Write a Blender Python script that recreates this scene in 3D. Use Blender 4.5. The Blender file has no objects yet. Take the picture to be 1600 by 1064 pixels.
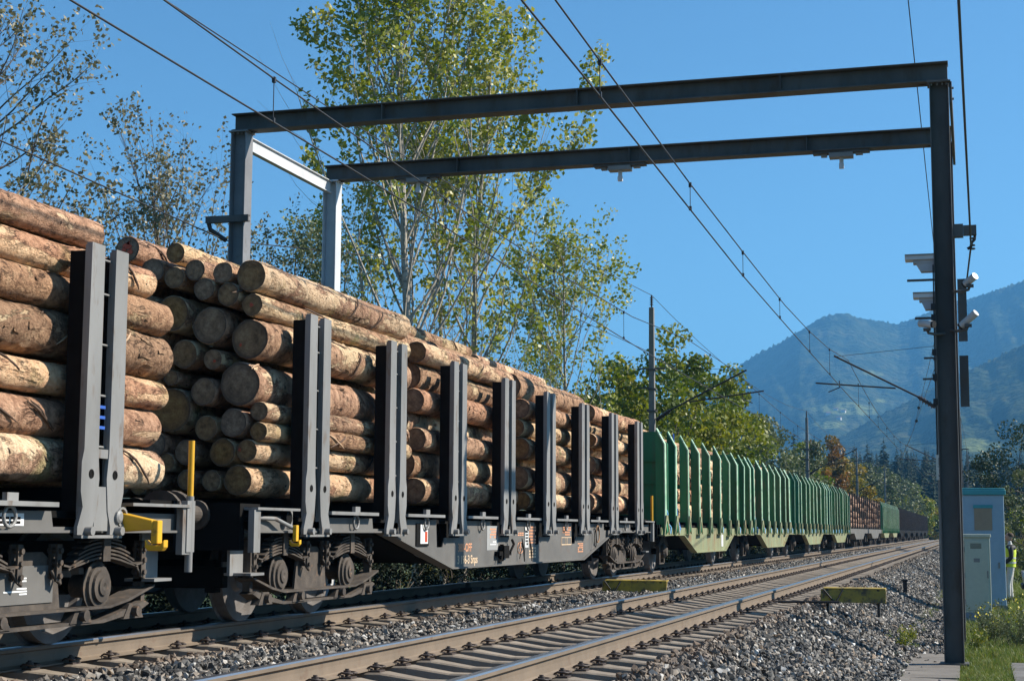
import bpy, bmesh, math, random
import numpy as np
from mathutils import Vector, Matrix, noise as mnoise

R = math.radians
scene = bpy.context.scene
COL = scene.collection
rnd = random.Random(7)

# ------------------------------------------------------------------ camera
# axes: X to the right of the track, Y along it away from the camera, Z up from the rail tops
CAMZ = 0.9221
F_PX = 2482.25                                   # focal length in pixels of a 1600 wide picture
cR = Vector((0.96046762, 0.27834596, 0.00504689)).normalized()
cU = Vector((0.02814712, -0.11512907, 0.99295168)).normalized()
cF = Vector((-0.27696514, 0.95355588, 0.11841238)).normalized()
cam_d = bpy.data.cameras.new('camera')
cam_d.sensor_width = 36.0
cam_d.lens = F_PX / 1600 * 36.0
cam_d.clip_start = 0.3
cam_d.clip_end = 30000
cam = bpy.data.objects.new('camera', cam_d)
M = Matrix.Identity(4)
for i in range(3):
    M[i][0], M[i][1], M[i][2] = cR[i], cU[i], -cF[i]
M.translation = Vector((0, 0, CAMZ))
cam.matrix_world = M
COL.objects.link(cam)
scene.camera = cam

# ------------------------------------------------------------------ sky and sun
SUN_AZ = R(25.4)      # from +X towards +Y
SUN_EL = R(38.5)
w = bpy.data.worlds.new('World'); scene.world = w; w.use_nodes = True
nt = w.node_tree; nt.nodes.clear()
out = nt.nodes.new('ShaderNodeOutputWorld'); bg = nt.nodes.new('ShaderNodeBackground')
sky = nt.nodes.new('ShaderNodeTexSky'); sky.sky_type = 'NISHITA'; sky.sun_disc = False
sky.sun_elevation = SUN_EL
sky.sun_rotation = math.pi / 2 - SUN_AZ          # measured from +Y towards +X
sky.altitude = 600; sky.air_density = 1.0; sky.dust_density = 0.5; sky.ozone_density = 4.5
bg.inputs['Strength'].default_value = 0.075
tint = nt.nodes.new('ShaderNodeMix'); tint.data_type = 'RGBA'; tint.blend_type = 'MULTIPLY'; tint.inputs['Factor'].default_value = 1.0
tint.inputs['B'].default_value = (.72, 1.03, 1.08, 1)     # white balance of the clear autumn air
nt.links.new(sky.outputs[0], tint.inputs['A']); nt.links.new(tint.outputs['Result'], bg.inputs[0]); nt.links.new(bg.outputs[0], out.inputs[0])
sd = bpy.data.lights.new('sun', 'SUN'); sd.energy = 5.0; sd.angle = R(0.53); sd.color = (1.0, 0.93, 0.82)
so = bpy.data.objects.new('sun', sd); COL.objects.link(so)
sv = Vector((math.cos(SUN_EL) * math.cos(SUN_AZ), math.cos(SUN_EL) * math.sin(SUN_AZ), math.sin(SUN_EL)))
so.rotation_euler = sv.to_track_quat('Z', 'Y').to_euler(); so.location = (30, 20, 40)
scene.view_settings.view_transform = 'Standard'; scene.view_settings.look = 'None'
scene.view_settings.exposure = 0.88; scene.view_settings.gamma = 1.0
scene.view_settings.use_curve_mapping = False
scene.cycles.max_bounces = 6; scene.cycles.diffuse_bounces = 2; scene.cycles.volume_bounces = 0
scene.cycles.transparent_max_bounces = 8

# ------------------------------------------------------------------ helpers
def ray(px, py):
    return (cF * F_PX + cR * (px - 800) - cU * (py - 532)).normalized()

def at_y(px, py, Y):                     # point of the place seen at that picture position, Y metres along the track
    d = ray(px, py); t = Y / d.y
    return Vector((0, 0, CAMZ)) + d * t

def at_x(px, py, X):
    d = ray(px, py); t = X / d.x
    return Vector((0, 0, CAMZ)) + d * t

def node(nt, t, **kw):
    n = nt.nodes.new(t)
    for k, v in kw.items(): setattr(n, k, v)
    return n

def ramp(nt, stops, interp='LINEAR'):
    n = nt.nodes.new('ShaderNodeValToRGB'); cr = n.color_ramp; cr.interpolation = interp
    while len(cr.elements) > 1: cr.elements.remove(cr.elements[-1])
    cr.elements[0].position = stops[0][0]; cr.elements[0].color = (*stops[0][1], 1)
    for p, c in stops[1:]:
        e = cr.elements.new(p); e.color = (*c, 1)
    return n

def g(v): return (v, v, v)

def base_mat(name, rough=0.7, metal=0.0, spec=0.4):
    m = bpy.data.materials.new(name); m.use_nodes = True
    nt = m.node_tree; b = nt.nodes['Principled BSDF']
    b.inputs['Roughness'].default_value = rough; b.inputs['Metallic'].default_value = metal
    b.inputs['Specular IOR Level'].default_value = spec
    return m, nt, b

def mat(name, c1, c2=None, scale=3.0, detail=6, rough=0.7, metal=0.0, bump=0.0, bscale=None, c3=None, c3scale=12, c3lo=.58, c3hi=.7,
        spec=0.4, stretch=(1, 1, 1), world=False, rnd_amt=0.0):
    m, nt, b = base_mat(name, rough, metal, spec)
    L = nt.links.new
    if world:
        src = node(nt, 'ShaderNodeNewGeometry').outputs['Position']
    else:
        src = node(nt, 'ShaderNodeTexCoord').outputs['Object']
    mp = node(nt, 'ShaderNodeMapping'); mp.inputs['Scale'].default_value = stretch; L(src, mp.inputs[0])
    oi = node(nt, 'ShaderNodeObjectInfo')
    if not world:
        ad = node(nt, 'ShaderNodeVectorMath', operation='ADD'); L(mp.outputs[0], ad.inputs[0])
        sc = node(nt, 'ShaderNodeMath', operation='MULTIPLY'); sc.inputs[1].default_value = 37.0; L(oi.outputs['Random'], sc.inputs[0])
        L(sc.outputs[0], ad.inputs[1]); vec = ad.outputs[0]
    else:
        vec = mp.outputs[0]
    n1 = node(nt, 'ShaderNodeTexNoise'); n1.inputs['Scale'].default_value = scale; n1.inputs['Detail'].default_value = detail
    n1.inputs['Roughness'].default_value = .62
    L(vec, n1.inputs['Vector'])
    r1 = ramp(nt, [(0.3, c1), (0.7, c2 or tuple(x * .75 for x in c1))]); L(n1.outputs[0], r1.inputs[0])
    col = r1.outputs[0]
    if c3:
        n2 = node(nt, 'ShaderNodeTexNoise'); n2.inputs['Scale'].default_value = c3scale; n2.inputs['Detail'].default_value = 8
        n2.inputs['Roughness'].default_value = .65
        L(vec, n2.inputs['Vector'])
        r2 = ramp(nt, [(c3lo, g(0)), (c3hi, g(1))]); L(n2.outputs[0], r2.inputs[0])
        mx = node(nt, 'ShaderNodeMix', data_type='RGBA'); L(r2.outputs[0], mx.inputs['Factor']); L(col, mx.inputs['A'])
        mx.inputs['B'].default_value = (*c3, 1); col = mx.outputs['Result']
    if rnd_amt:
        hs = node(nt, 'ShaderNodeHueSaturation'); L(col, hs.inputs['Color'])
        mr = node(nt, 'ShaderNodeMapRange'); mr.inputs['To Min'].default_value = 1 - rnd_amt; mr.inputs['To Max'].default_value = 1 + rnd_amt
        L(oi.outputs['Random'], mr.inputs['Value']); L(mr.outputs[0], hs.inputs['Value']); col = hs.outputs[0]
    L(col, b.inputs['Base Color'])
    if bump:
        n3 = node(nt, 'ShaderNodeTexNoise'); n3.inputs['Scale'].default_value = bscale or scale * 6; n3.inputs['Detail'].default_value = 6
        L(vec, n3.inputs['Vector'])
        bp = node(nt, 'ShaderNodeBump'); bp.inputs['Strength'].default_value = 1.0; bp.inputs['Distance'].default_value = bump
        L(n3.outputs[0], bp.inputs['Height']); L(bp.outputs[0], b.inputs['Normal'])
    return m

def leaf_mat(name, cols, rough=.5, trans=.35, spec=.4):
    """leaf colour from the 'tint' value stored on each leaf"""
    m = bpy.data.materials.new(name); m.use_nodes = True; nt = m.node_tree; L = nt.links.new
    b = nt.nodes['Principled BSDF']; o = nt.nodes['Material Output']
    at = node(nt, 'ShaderNodeAttribute', attribute_name='tint')
    r = ramp(nt, [(i / (len(cols) - 1), c) for i, c in enumerate(cols)]); L(at.outputs['Fac'], r.inputs[0])
    L(r.outputs[0], b.inputs['Base Color']); b.inputs['Roughness'].default_value = rough
    b.inputs['Specular IOR Level'].default_value = spec
    t = node(nt, 'ShaderNodeBsdfTranslucent')
    hs = node(nt, 'ShaderNodeHueSaturation'); hs.inputs['Saturation'].default_value = 1.15; hs.inputs['Value'].default_value = 1.25
    L(r.outputs[0], hs.inputs['Color']); L(hs.outputs[0], t.inputs[0])
    mx = node(nt, 'ShaderNodeMixShader'); mx.inputs[0].default_value = trans
    L(b.outputs[0], mx.inputs[1]); L(t.outputs[0], mx.inputs[2]); L(mx.outputs[0], o.inputs[0])
    return m

class MB:
    """collects shapes; build() links them as one mesh object"""
    def __init__(s): s.v = []; s.f = []; s.m = []; s.sm = []
    def add(s, vs, fs, mi=0, smooth=False):
        o = len(s.v); s.v.extend([tuple(v) for v in vs]); s.f.extend([tuple(i + o for i in f) for f in fs])
        s.m.extend([mi] * len(fs)); s.sm.extend([smooth] * len(fs)); return s
    def box(s, x0, x1, y0, y1, z0, z1, mi=0):
        v = [(x, y, z) for z in (z0, z1) for y in (y0, y1) for x in (x0, x1)]
        return s.add(v, [(0, 2, 3, 1), (4, 5, 7, 6), (0, 1, 5, 4), (2, 6, 7, 3), (0, 4, 6, 2), (1, 3, 7, 5)], mi)
    def prism(s, poly, a0, a1, axis='x', mi=0):
        """polygon in the two other axes, pushed along axis from a0 to a1"""
        n = len(poly)
        def P(p, a): return (a, p[0], p[1]) if axis == 'x' else ((p[0], a, p[1]) if axis == 'y' else (p[0], p[1], a))
        v = [P(p, a0) for p in poly] + [P(p, a1) for p in poly]
        area = sum(poly[i][0] * poly[(i + 1) % n][1] - poly[(i + 1) % n][0] * poly[i][1] for i in range(n))
        fl = (area > 0) if axis != 'y' else (area < 0)
        A, B = tuple(range(n)), tuple(range(n, 2 * n))
        fs = [A[::-1] if fl else A, B if fl else B[::-1]]
        for i in range(n):
            j = (i + 1) % n
            fs.append((i, j, n + j, n + i) if fl else (i, n + i, n + j, j))
        return s.add(v, fs, mi)
    def cyl(s, p0, p1, r0, r1=None, n=12, mi=0, caps=True, smooth=True):
        p0, p1 = Vector(p0), Vector(p1); r1 = r0 if r1 is None else r1
        d = (p1 - p0).normalized(); a = d.orthogonal().normalized(); b = d.cross(a)
        v = []
        for p, r in ((p0, r0), (p1, r1)):
            for i in range(n):
                t = 2 * math.pi * i / n; v.append(p + a * (r * math.cos(t)) + b * (r * math.sin(t)))
        s.add(v, [(i, (i + 1) % n, n + (i + 1) % n, n + i) for i in range(n)], mi, smooth)
        if caps: s.add(v, [tuple(range(n))[::-1], tuple(range(n, 2 * n))], mi)
        return s
    def tube(s, pts, r, n=6, mi=0, closed=False):
        pts = [Vector(p) for p in pts]; m = len(pts); rs = r if isinstance(r, (list, tuple)) else [r] * m
        v = []; a = None
        for i, p in enumerate(pts):
            d = (pts[min(i + 1, m - 1)] - pts[max(i - 1, 0)])
            if closed: d = pts[(i + 1) % m] - pts[i - 1]
            d.normalize()
            if a is None: a = d.orthogonal().normalized()
            a = (a - d * a.dot(d)).normalized(); b = d.cross(a)
            for k in range(n):
                t = 2 * math.pi * k / n; v.append(p + a * (rs[i] * math.cos(t)) + b * (rs[i] * math.sin(t)))
        fs = []
        for i in range(m if closed else m - 1):
            j = (i + 1) % m
            for k in range(n): fs.append((i * n + k, i * n + (k + 1) % n, j * n + (k + 1) % n, j * n + k))
        s.add(v, fs, mi, True)
        if not closed: s.add(v, [tuple(range(n))[::-1], tuple(range((m - 1) * n, m * n))], mi)
        return s
    def lathe(s, prof, c, axis='x', n=24, mi=0):
        """profile [(along, radius)] turned about an axis through c"""
        v = []
        for (h, r) in prof:
            for k in range(n):
                t = 2 * math.pi * k / n; a, b = r * math.cos(t), r * math.sin(t)
                v.append((c[0] + h, c[1] + a, c[2] + b) if axis == 'x' else ((c[0] + b, c[1] + h, c[2] + a) if axis == 'y' else (c[0] + a, c[1] + b, c[2] + h)))
        fs = []
        for i in range(len(prof) - 1):
            for k in range(n): fs.append((i * n + k, i * n + (k + 1) % n, (i + 1) * n + (k + 1) % n, (i + 1) * n + k))
        s.add(v, fs, mi, False)
        return s
    def mesh(s, name, mats):
        me = bpy.data.meshes.new(name)
        me.from_pydata(s.v, [], s.f)
        for m in (mats if isinstance(mats, (list, tuple)) else [mats]): me.materials.append(m)
        me.polygons.foreach_set('material_index', s.m); me.polygons.foreach_set('use_smooth', s.sm)
        me.update(); return me
    def build(s, name, mats, parent=None, bevel=0, loc=None):
        o = bpy.data.objects.new(name, s.mesh(name, mats)); COL.objects.link(o)
        if parent: o.parent = parent
        if loc: o.location = loc
        if bevel:
            b = o.modifiers.new('bevel', 'BEVEL'); b.width = bevel; b.segments = 1; b.limit_method = 'ANGLE'; b.angle_limit = R(40)
        return o

def tag(o, label=None, cat=None, group=None, kind=None):
    if label: o['label'] = label
    if cat: o['category'] = cat
    if group: o['group'] = group
    if kind: o['kind'] = kind
    return o

def empty(name, loc, label=None, cat=None, group=None, rz=0, parent=None):
    o = bpy.data.objects.new(name, None); o.location = loc; o.rotation_euler = (0, 0, rz); o.empty_display_size = .2
    COL.objects.link(o)
    if parent: o.parent = parent
    return tag(o, label, cat, group)

def child_of(root):
    return [o for o in COL.objects if o.parent == root]

def copy_tree(o, parent=None):
    c = o.copy(); COL.objects.link(c)
    if parent: c.parent = parent
    for ch in list(o.children): copy_tree(ch, c)
    return c

def mesh_np(name, V, Fq, mats, tint=None, smooth=False, midx=None):
    """V (n,3), Fq (m,3 or 4) arrays"""
    me = bpy.data.meshes.new(name)
    V = np.asarray(V, np.float32); Fq = np.asarray(Fq, np.int32); k = Fq.shape[1]
    me.vertices.add(len(V)); me.vertices.foreach_set('co', V.ravel())
    me.loops.add(Fq.size); me.loops.foreach_set('vertex_index', Fq.ravel())
    me.polygons.add(len(Fq)); me.polygons.foreach_set('loop_start', np.arange(0, Fq.size, k, dtype=np.int32))
    me.polygons.foreach_set('loop_total', np.full(len(Fq), k, np.int32))
    for m in (mats if isinstance(mats, (list, tuple)) else [mats]): me.materials.append(m)
    if midx is not None: me.polygons.foreach_set('material_index', np.asarray(midx, np.int32))
    me.polygons.foreach_set('use_smooth', np.full(len(Fq), smooth, bool))
    me.update(calc_edges=True)
    if tint is not None:
        a = me.attributes.new('tint', 'FLOAT', 'POINT'); a.data.foreach_set('value', np.asarray(tint, np.float32))
    return me

def link(name, me, parent=None, loc=None):
    o = bpy.data.objects.new(name, me); COL.objects.link(o)
    if parent: o.parent = parent
    if loc is not None: o.location = loc
    return o

def gn_scatter(name, pts, rots, scls, idx, protos, parent=None):
    """many small copies of the protos on the points, as one object"""
    me = bpy.data.meshes.new(name); me.vertices.add(len(pts)); me.vertices.foreach_set('co', np.asarray(pts, np.float32).ravel())
    a = me.attributes.new('rot', 'FLOAT_VECTOR', 'POINT'); a.data.foreach_set('vector', np.asarray(rots, np.float32).ravel())
    a = me.attributes.new('scl', 'FLOAT_VECTOR', 'POINT'); a.data.foreach_set('vector', np.asarray(scls, np.float32).ravel())
    a = me.attributes.new('idx', 'INT', 'POINT'); a.data.foreach_set('value', np.asarray(idx, np.int32))
    o = link(name, me, parent)
    lib = bpy.data.collections.new(name + '_shapes')
    for k, p in enumerate(protos):
        po = bpy.data.objects.new('%s_shape_%02d' % (name, k), p); lib.objects.link(po)
    ng = bpy.data.node_groups.new(name + '_nodes', 'GeometryNodeTree')
    ng.interface.new_socket('Geometry', in_out='INPUT', socket_type='NodeSocketGeometry')
    ng.interface.new_socket('Geometry', in_out='OUTPUT', socket_type='NodeSocketGeometry')
    gi = ng.nodes.new('NodeGroupInput'); go = ng.nodes.new('NodeGroupOutput')
    ip = ng.nodes.new('GeometryNodeInstanceOnPoints'); ci = ng.nodes.new('GeometryNodeCollectionInfo')
    ci.inputs['Collection'].default_value = lib; ci.inputs['Separate Children'].default_value = True; ci.inputs['Reset Children'].default_value = True
    def attr(nm, t):
        n = ng.nodes.new('GeometryNodeInputNamedAttribute'); n.data_type = t; n.inputs['Name'].default_value = nm; return n.outputs['Attribute']
    L = ng.links.new
    L(gi.outputs[0], ip.inputs['Points']); L(ci.outputs[0], ip.inputs['Instance']); ip.inputs['Pick Instance'].default_value = True
    L(attr('idx', 'INT'), ip.inputs['Instance Index']); L(attr('rot', 'FLOAT_VECTOR'), ip.inputs['Rotation']); L(attr('scl', 'FLOAT_VECTOR'), ip.inputs['Scale'])
    L(ip.outputs[0], go.inputs[0])
    md = o.modifiers.new('scatter', 'NODES'); md.node_group = ng
    return o

def fbm(x, y, z=0.0, o=4):
    return mnoise.fractal(Vector((x, y, z)), 1.0, 2.0, o)

# ------------------------------------------------------------------ materials
steel = mat('grey_painted_steel', (.255, .25, .24), (.175, .17, .16), scale=2.5, rough=.5, bump=.0006, c3=(.13, .085, .055), c3scale=7, c3lo=.56, c3hi=.72, stretch=(1, 1, .3))
sole = mat('dusty_grey_steel', (.15, .142, .13), (.10, .095, .087), scale=1.6, rough=.65, bump=.0006, c3=(.13, .09, .065), c3scale=3.5, c3lo=.58, c3hi=.78)
dark_steel = mat('dark_underframe_steel', (.010, .009, .008), (.005, .005, .005), scale=4, rough=.9, spec=.12)
bogie_m = mat('dusty_brown_bogie_steel', (.105, .084, .066), (.035, .028, .023), scale=6, rough=.8, bump=.002, c3=(.2, .12, .07), c3scale=9, c3lo=.6, c3hi=.75)
wheel_m = mat('wheel_steel', (.19, .18, .175), (.12, .105, .095), scale=5, rough=.5, c3=(.1, .07, .05), c3scale=3, c3lo=.55, c3hi=.8)
tread_m = mat('bright_tread_steel', (.45, .45, .46), (.3, .3, .31), scale=5, rough=.3, metal=.8)
portal_m = mat('weathered_galvanised_steel', (.125, .12, .112), (.06, .058, .056), scale=1.4, rough=.6, bump=.0005, spec=.25, c3=(.075, .05, .032), c3scale=3.2, c3lo=.52, c3hi=.75, stretch=(1, 1, .35))
bright_galv = mat('pale_galvanised_steel', (.62, .63, .64), (.5, .51, .52), scale=3, rough=.45)
yellow = mat('yellow_paint', (.75, .42, .02), (.62, .33, .02), scale=5, rough=.45, c3=(.25, .14, .04), c3scale=9, c3lo=.62, c3hi=.72)
green = mat('green_wagon_paint', (.035, .20, .08), (.02, .13, .055), scale=1.6, rough=.5, c3=(.11, .10, .06), c3scale=3, c3lo=.52, c3hi=.75, stretch=(1, 1, .3), rnd_amt=.3)
lit_edge_green = mat('sunlit_pale_green_edge', (.52, .68, .50), (.22, .42, .25), scale=4, rough=.45, c3=(.30, .22, .12), c3scale=5, c3lo=.6, c3hi=.7)  # sunlight on the stake edges put into the pale green; brown spots are rust
green_sole = mat('faded_yellow_green_paint', (.27, .29, .155), (.18, .20, .11), scale=2, rough=.6, c3=(.22, .13, .06), c3scale=3, c3lo=.5, c3hi=.7, stretch=(1, 1, .4))
rail_m = mat('rusty_rail_side', (.20, .152, .108), (.15, .115, .082), scale=3, rough=.75, bump=.0008, c3=(.14, .09, .06), c3scale=8, c3lo=.58, c3hi=.75)
rail_top = mat('polished_rail_top', (.42, .42, .43), (.34, .33, .33), scale=2, rough=.28, metal=.9)
concrete = mat('dusty_concrete_sleeper', (.265, .22, .17), (.19, .155, .12), scale=4, rough=.9, bump=.003, rnd_amt=.12)
clip_m = mat('rusty_clip_iron', (.07, .05, .042), (.045, .035, .03), scale=20, rough=.6)
blk = mat('black_rubber', (.02, .02, .02), rough=.6)
white_p = mat('white_paint', (.8, .8, .78), (.7, .7, .68), scale=20, rough=.5)
orange_p = mat('faded_orange_print', (.75, .36, .2), (.65, .3, .16), scale=30, rough=.6)
cream_p = mat('cream_print', (.85, .62, .4), rough=.6)
red_p = mat('red_paint', (.55, .08, .03), rough=.5)
blue_p = mat('blue_strap', (.03, .12, .5), rough=.6)
ltblue_p = mat('pale_blue_strap', (.12, .38, .65), rough=.6)
glass_m = mat('dark_lens_glass', (.02, .02, .025), rough=.08, spec=.8)
skin = mat('skin', (.5, .3, .22), rough=.6)
wire_m = mat('dark_copper_wire', (.03, .03, .032), rough=.5)
ins_m = mat('dark_insulator', (.05, .035, .03), rough=.3)
mast_m = mat('pale_mast_steel', (.22, .21, .195), (.15, .145, .135), scale=3, rough=.7)

# bark: tan pink flakes, peeled pale wood, green algae; the coordinates undo the unit size of the shared log meshes
def bark_material():
    m, nt, b = base_mat('spruce_bark', .85, 0, .25); L = nt.links.new
    tc = node(nt, 'ShaderNodeTexCoord'); mp = node(nt, 'ShaderNodeMapping'); mp.inputs['Scale'].default_value = (.16, 4.4, .16)
    L(tc.outputs['Object'], mp.inputs[0])
    oi = node(nt, 'ShaderNodeObjectInfo'); sc = node(nt, 'ShaderNodeMath', operation='MULTIPLY'); sc.inputs[1].default_value = 91.0
    L(oi.outputs['Random'], sc.inputs[0]); ad = node(nt, 'ShaderNodeVectorMath', operation='ADD'); L(mp.outputs[0], ad.inputs[0]); L(sc.outputs[0], ad.inputs[1])
    v = ad.outputs[0]
    def noise(s, d=6, ro=.6, di=0, vec=v):
        n = node(nt, 'ShaderNodeTexNoise'); n.inputs['Scale'].default_value = s; n.inputs['Detail'].default_value = d
        n.inputs['Roughness'].default_value = ro; n.inputs['Distortion'].default_value = di; L(vec, n.inputs['Vector']); return n.outputs[0]
    def mix(f, a, bb):
        x = node(nt, 'ShaderNodeMix', data_type='RGBA'); L(f, x.inputs['Factor'])
        if isinstance(a, tuple): x.inputs['A'].default_value = (*a, 1)
        else: L(a, x.inputs['A'])
        if isinstance(bb, tuple): x.inputs['B'].default_value = (*bb, 1)
        else: L(bb, x.inputs['B'])
        return x.outputs['Result']
    base = ramp(nt, [(.25, (.11, .055, .035)), (.40, (.31, .175, .11)), (.54, (.54, .325, .21)), (.66, (.68, .45, .30)), (.8, (.30, .20, .13))]); L(noise(9, 10, .72), base.inputs[0])
    mp2 = node(nt, 'ShaderNodeMapping'); mp2.inputs['Scale'].default_value = (1, .35, 1); L(v, mp2.inputs[0])
    # peeled pale wood with hard ragged edges
    pn = node(nt, 'ShaderNodeMath', operation='MULTIPLY_ADD'); L(oi.outputs['Random'], pn.inputs[0]); pn.inputs[1].default_value = .16; L(noise(2.6, 12, .66, .5, mp2.outputs[0]), pn.inputs[2])
    pe = ramp(nt, [(.587, g(0)), (.60, g(1))]); L(pn.outputs[0], pe.inputs[0])
    pale = ramp(nt, [(.3, (.66, .43, .26)), (.7, (.90, .69, .46))]); L(noise(14, 5), pale.inputs[0])
    c = mix(pe.outputs[0], base.outputs[0], pale.outputs[0])
    # green algae on some logs
    gr = ramp(nt, [(.56, g(0)), (.68, g(.6))]); L(noise(2.1, 6, .6, 0), gr.inputs[0])
    rg = ramp(nt, [(.45, g(0)), (.6, g(1))]); L(oi.outputs['Random'], rg.inputs[0])
    mu = node(nt, 'ShaderNodeMath', operation='MULTIPLY'); L(gr.outputs[0], mu.inputs[0]); L(rg.outputs[0], mu.inputs[1])
    c = mix(mu.outputs[0], c, (.25, .27, .10))
    # dark cracks, knots and scraped lines
    mp3 = node(nt, 'ShaderNodeMapping'); mp3.inputs['Scale'].default_value = (1.6, .5, 1.6); L(v, mp3.inputs[0])
    ck = ramp(nt, [(.47, g(0)), (.5, g(1)), (.53, g(0))]); L(noise(7, 10, .7, .8, mp3.outputs[0]), ck.inputs[0])
    ckm = ramp(nt, [(.5, g(0)), (.62, g(.85))]); L(noise(4.3, 3), ckm.inputs[0])
    mu2 = node(nt, 'ShaderNodeMath', operation='MULTIPLY'); L(ck.outputs[0], mu2.inputs[0]); L(ckm.outputs[0], mu2.inputs[1])
    c = mix(mu2.outputs[0], c, (.07, .04, .028))
    kn = ramp(nt, [(.69, g(0)), (.72, g(1))]); L(noise(11, 3, .5), kn.inputs[0])
    c = mix(kn.outputs[0], c, (.06, .035, .025))
    sn2 = node(nt, 'ShaderNodeMath', operation='MULTIPLY'); sn2.inputs[1].default_value = 7.31; L(oi.outputs['Random'], sn2.inputs[0])
    sn3 = node(nt, 'ShaderNodeMath', operation='FRACT'); L(sn2.outputs[0], sn3.inputs[0])
    tone = ramp(nt, [(0, (1.0, .88, .80)), (.3, (1, 1, 1)), (.6, (.92, .90, .82)), (.75, (1.0, .95, .84)), (.88, (.70, .72, .68)), (1, (.86, .78, .74))]); L(sn3.outputs[0], tone.inputs[0])
    tm = node(nt, 'ShaderNodeMix', data_type='RGBA', blend_type='MULTIPLY'); tm.inputs['Factor'].default_value = 1; L(c, tm.inputs['A']); L(tone.outputs[0], tm.inputs['B']); c = tm.outputs['Result']
    hs = node(nt, 'ShaderNodeHueSaturation'); L(c, hs.inputs['Color'])
    mr = node(nt, 'ShaderNodeMapRange'); mr.inputs['To Min'].default_value = .84; mr.inputs['To Max'].default_value = 1.2
    sn = node(nt, 'ShaderNodeMath', operation='FRACT'); L(sc.outputs[0], sn.inputs[0]); L(sn.outputs[0], mr.inputs['Value']); L(mr.outputs[0], hs.inputs['Value'])
    L(hs.outputs[0], b.inputs['Base Color'])
    # relief: plates of bark stand proud of the peeled wood
    h1 = node(nt, 'ShaderNodeMath', operation='MULTIPLY_ADD'); L(pe.outputs[0], h1.inputs[0]); h1.inputs[1].default_value = -.6; L(noise(26, 8, .7), h1.inputs[2])
    h2 = node(nt, 'ShaderNodeMath', operation='MULTIPLY_ADD'); L(mu2.outputs[0], h2.inputs[0]); h2.inputs[1].default_value = -.8; L(h1.outputs[0], h2.inputs[2])
    bp = node(nt, 'ShaderNodeBump'); bp.inputs['Distance'].default_value = .055; L(h2.outputs[0], bp.inputs['Height']); L(bp.outputs[0], b.inputs['Normal'])
    return m

def cut_material():
    m, nt, b = base_mat('sawn_log_end', .85, 0, .2); L = nt.links.new
    tc = node(nt, 'ShaderNodeTexCoord'); oi = node(nt, 'ShaderNodeObjectInfo')
    sx = node(nt, 'ShaderNodeSeparateXYZ'); L(tc.outputs['Object'], sx.inputs[0])
    cb = node(nt, 'ShaderNodeCombineXYZ'); L(sx.outputs[0], cb.inputs[0]); L(sx.outputs[2], cb.inputs[1])
    ln = node(nt, 'ShaderNodeVectorMath', operation='LENGTH'); L(cb.outputs[0], ln.inputs[0])
    ad = node(nt, 'ShaderNodeVectorMath', operation='ADD'); L(cb.outputs[0], ad.inputs[0])
    sc = node(nt, 'ShaderNodeMath', operation='MULTIPLY'); sc.inputs[1].default_value = 53.0; L(oi.outputs['Random'], sc.inputs[0]); L(sc.outputs[0], ad.inputs[1])
    n1 = node(nt, 'ShaderNodeTexNoise'); n1.inputs['Scale'].default_value = 2.2; n1.inputs['Detail'].default_value = 8; n1.inputs['Roughness'].default_value = .7; L(ad.outputs[0], n1.inputs['Vector'])
    r1 = ramp(nt, [(.3, (.11, .065, .038)), (.5, (.27, .16, .09)), (.7, (.42, .27, .155))]); L(n1.outputs[0], r1.inputs[0])
    rr = node(nt, 'ShaderNodeMath', operation='MULTIPLY_ADD'); L(ln.outputs['Value'], rr.inputs[0]); rr.inputs[1].default_value = 48.0
    nn = node(nt, 'ShaderNodeMath', operation='MULTIPLY'); L(n1.outputs[0], nn.inputs[0]); nn.inputs[1].default_value = 14; L(nn.outputs[0], rr.inputs[2])
    si = node(nt, 'ShaderNodeMath', operation='SINE'); L(rr.outputs[0], si.inputs[0])
    mr = node(nt, 'ShaderNodeMapRange'); mr.inputs['From Min'].default_value = -1; mr.inputs['To Min'].default_value = .93; mr.inputs['To Max'].default_value = 1.04; L(si.outputs[0], mr.inputs['Value'])
    hs = node(nt, 'ShaderNodeHueSaturation'); L(r1.outputs[0], hs.inputs['Color']); L(mr.outputs[0], hs.inputs['Value'])
    # greyed old cuts on half of the logs
    sat = node(nt, 'ShaderNodeMapRange'); sat.inputs['To Min'].default_value = .85; sat.inputs['To Max'].default_value = 1.3; L(oi.outputs['Random'], sat.inputs['Value']); L(sat.outputs[0], hs.inputs['Saturation'])
    ed = ramp(nt, [(.5, g(0)), (.84, g(.35)), (.93, g(.85))]); L(ln.outputs['Value'], ed.inputs[0])
    mx = node(nt, 'ShaderNodeMix', data_type='RGBA'); L(ed.outputs[0], mx.inputs['Factor']); L(hs.outputs[0], mx.inputs['A']); mx.inputs['B'].default_value = (.075, .05, .038, 1)
    L(mx.outputs['Result'], b.inputs['Base Color'])
    bp = node(nt, 'ShaderNodeBump'); bp.inputs['Distance'].default_value = .02; L(n1.outputs[0], bp.inputs['Height']); L(bp.outputs[0], b.inputs['Normal'])
    return m
bark_m = bark_material(); cut_m = cut_material()

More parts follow.
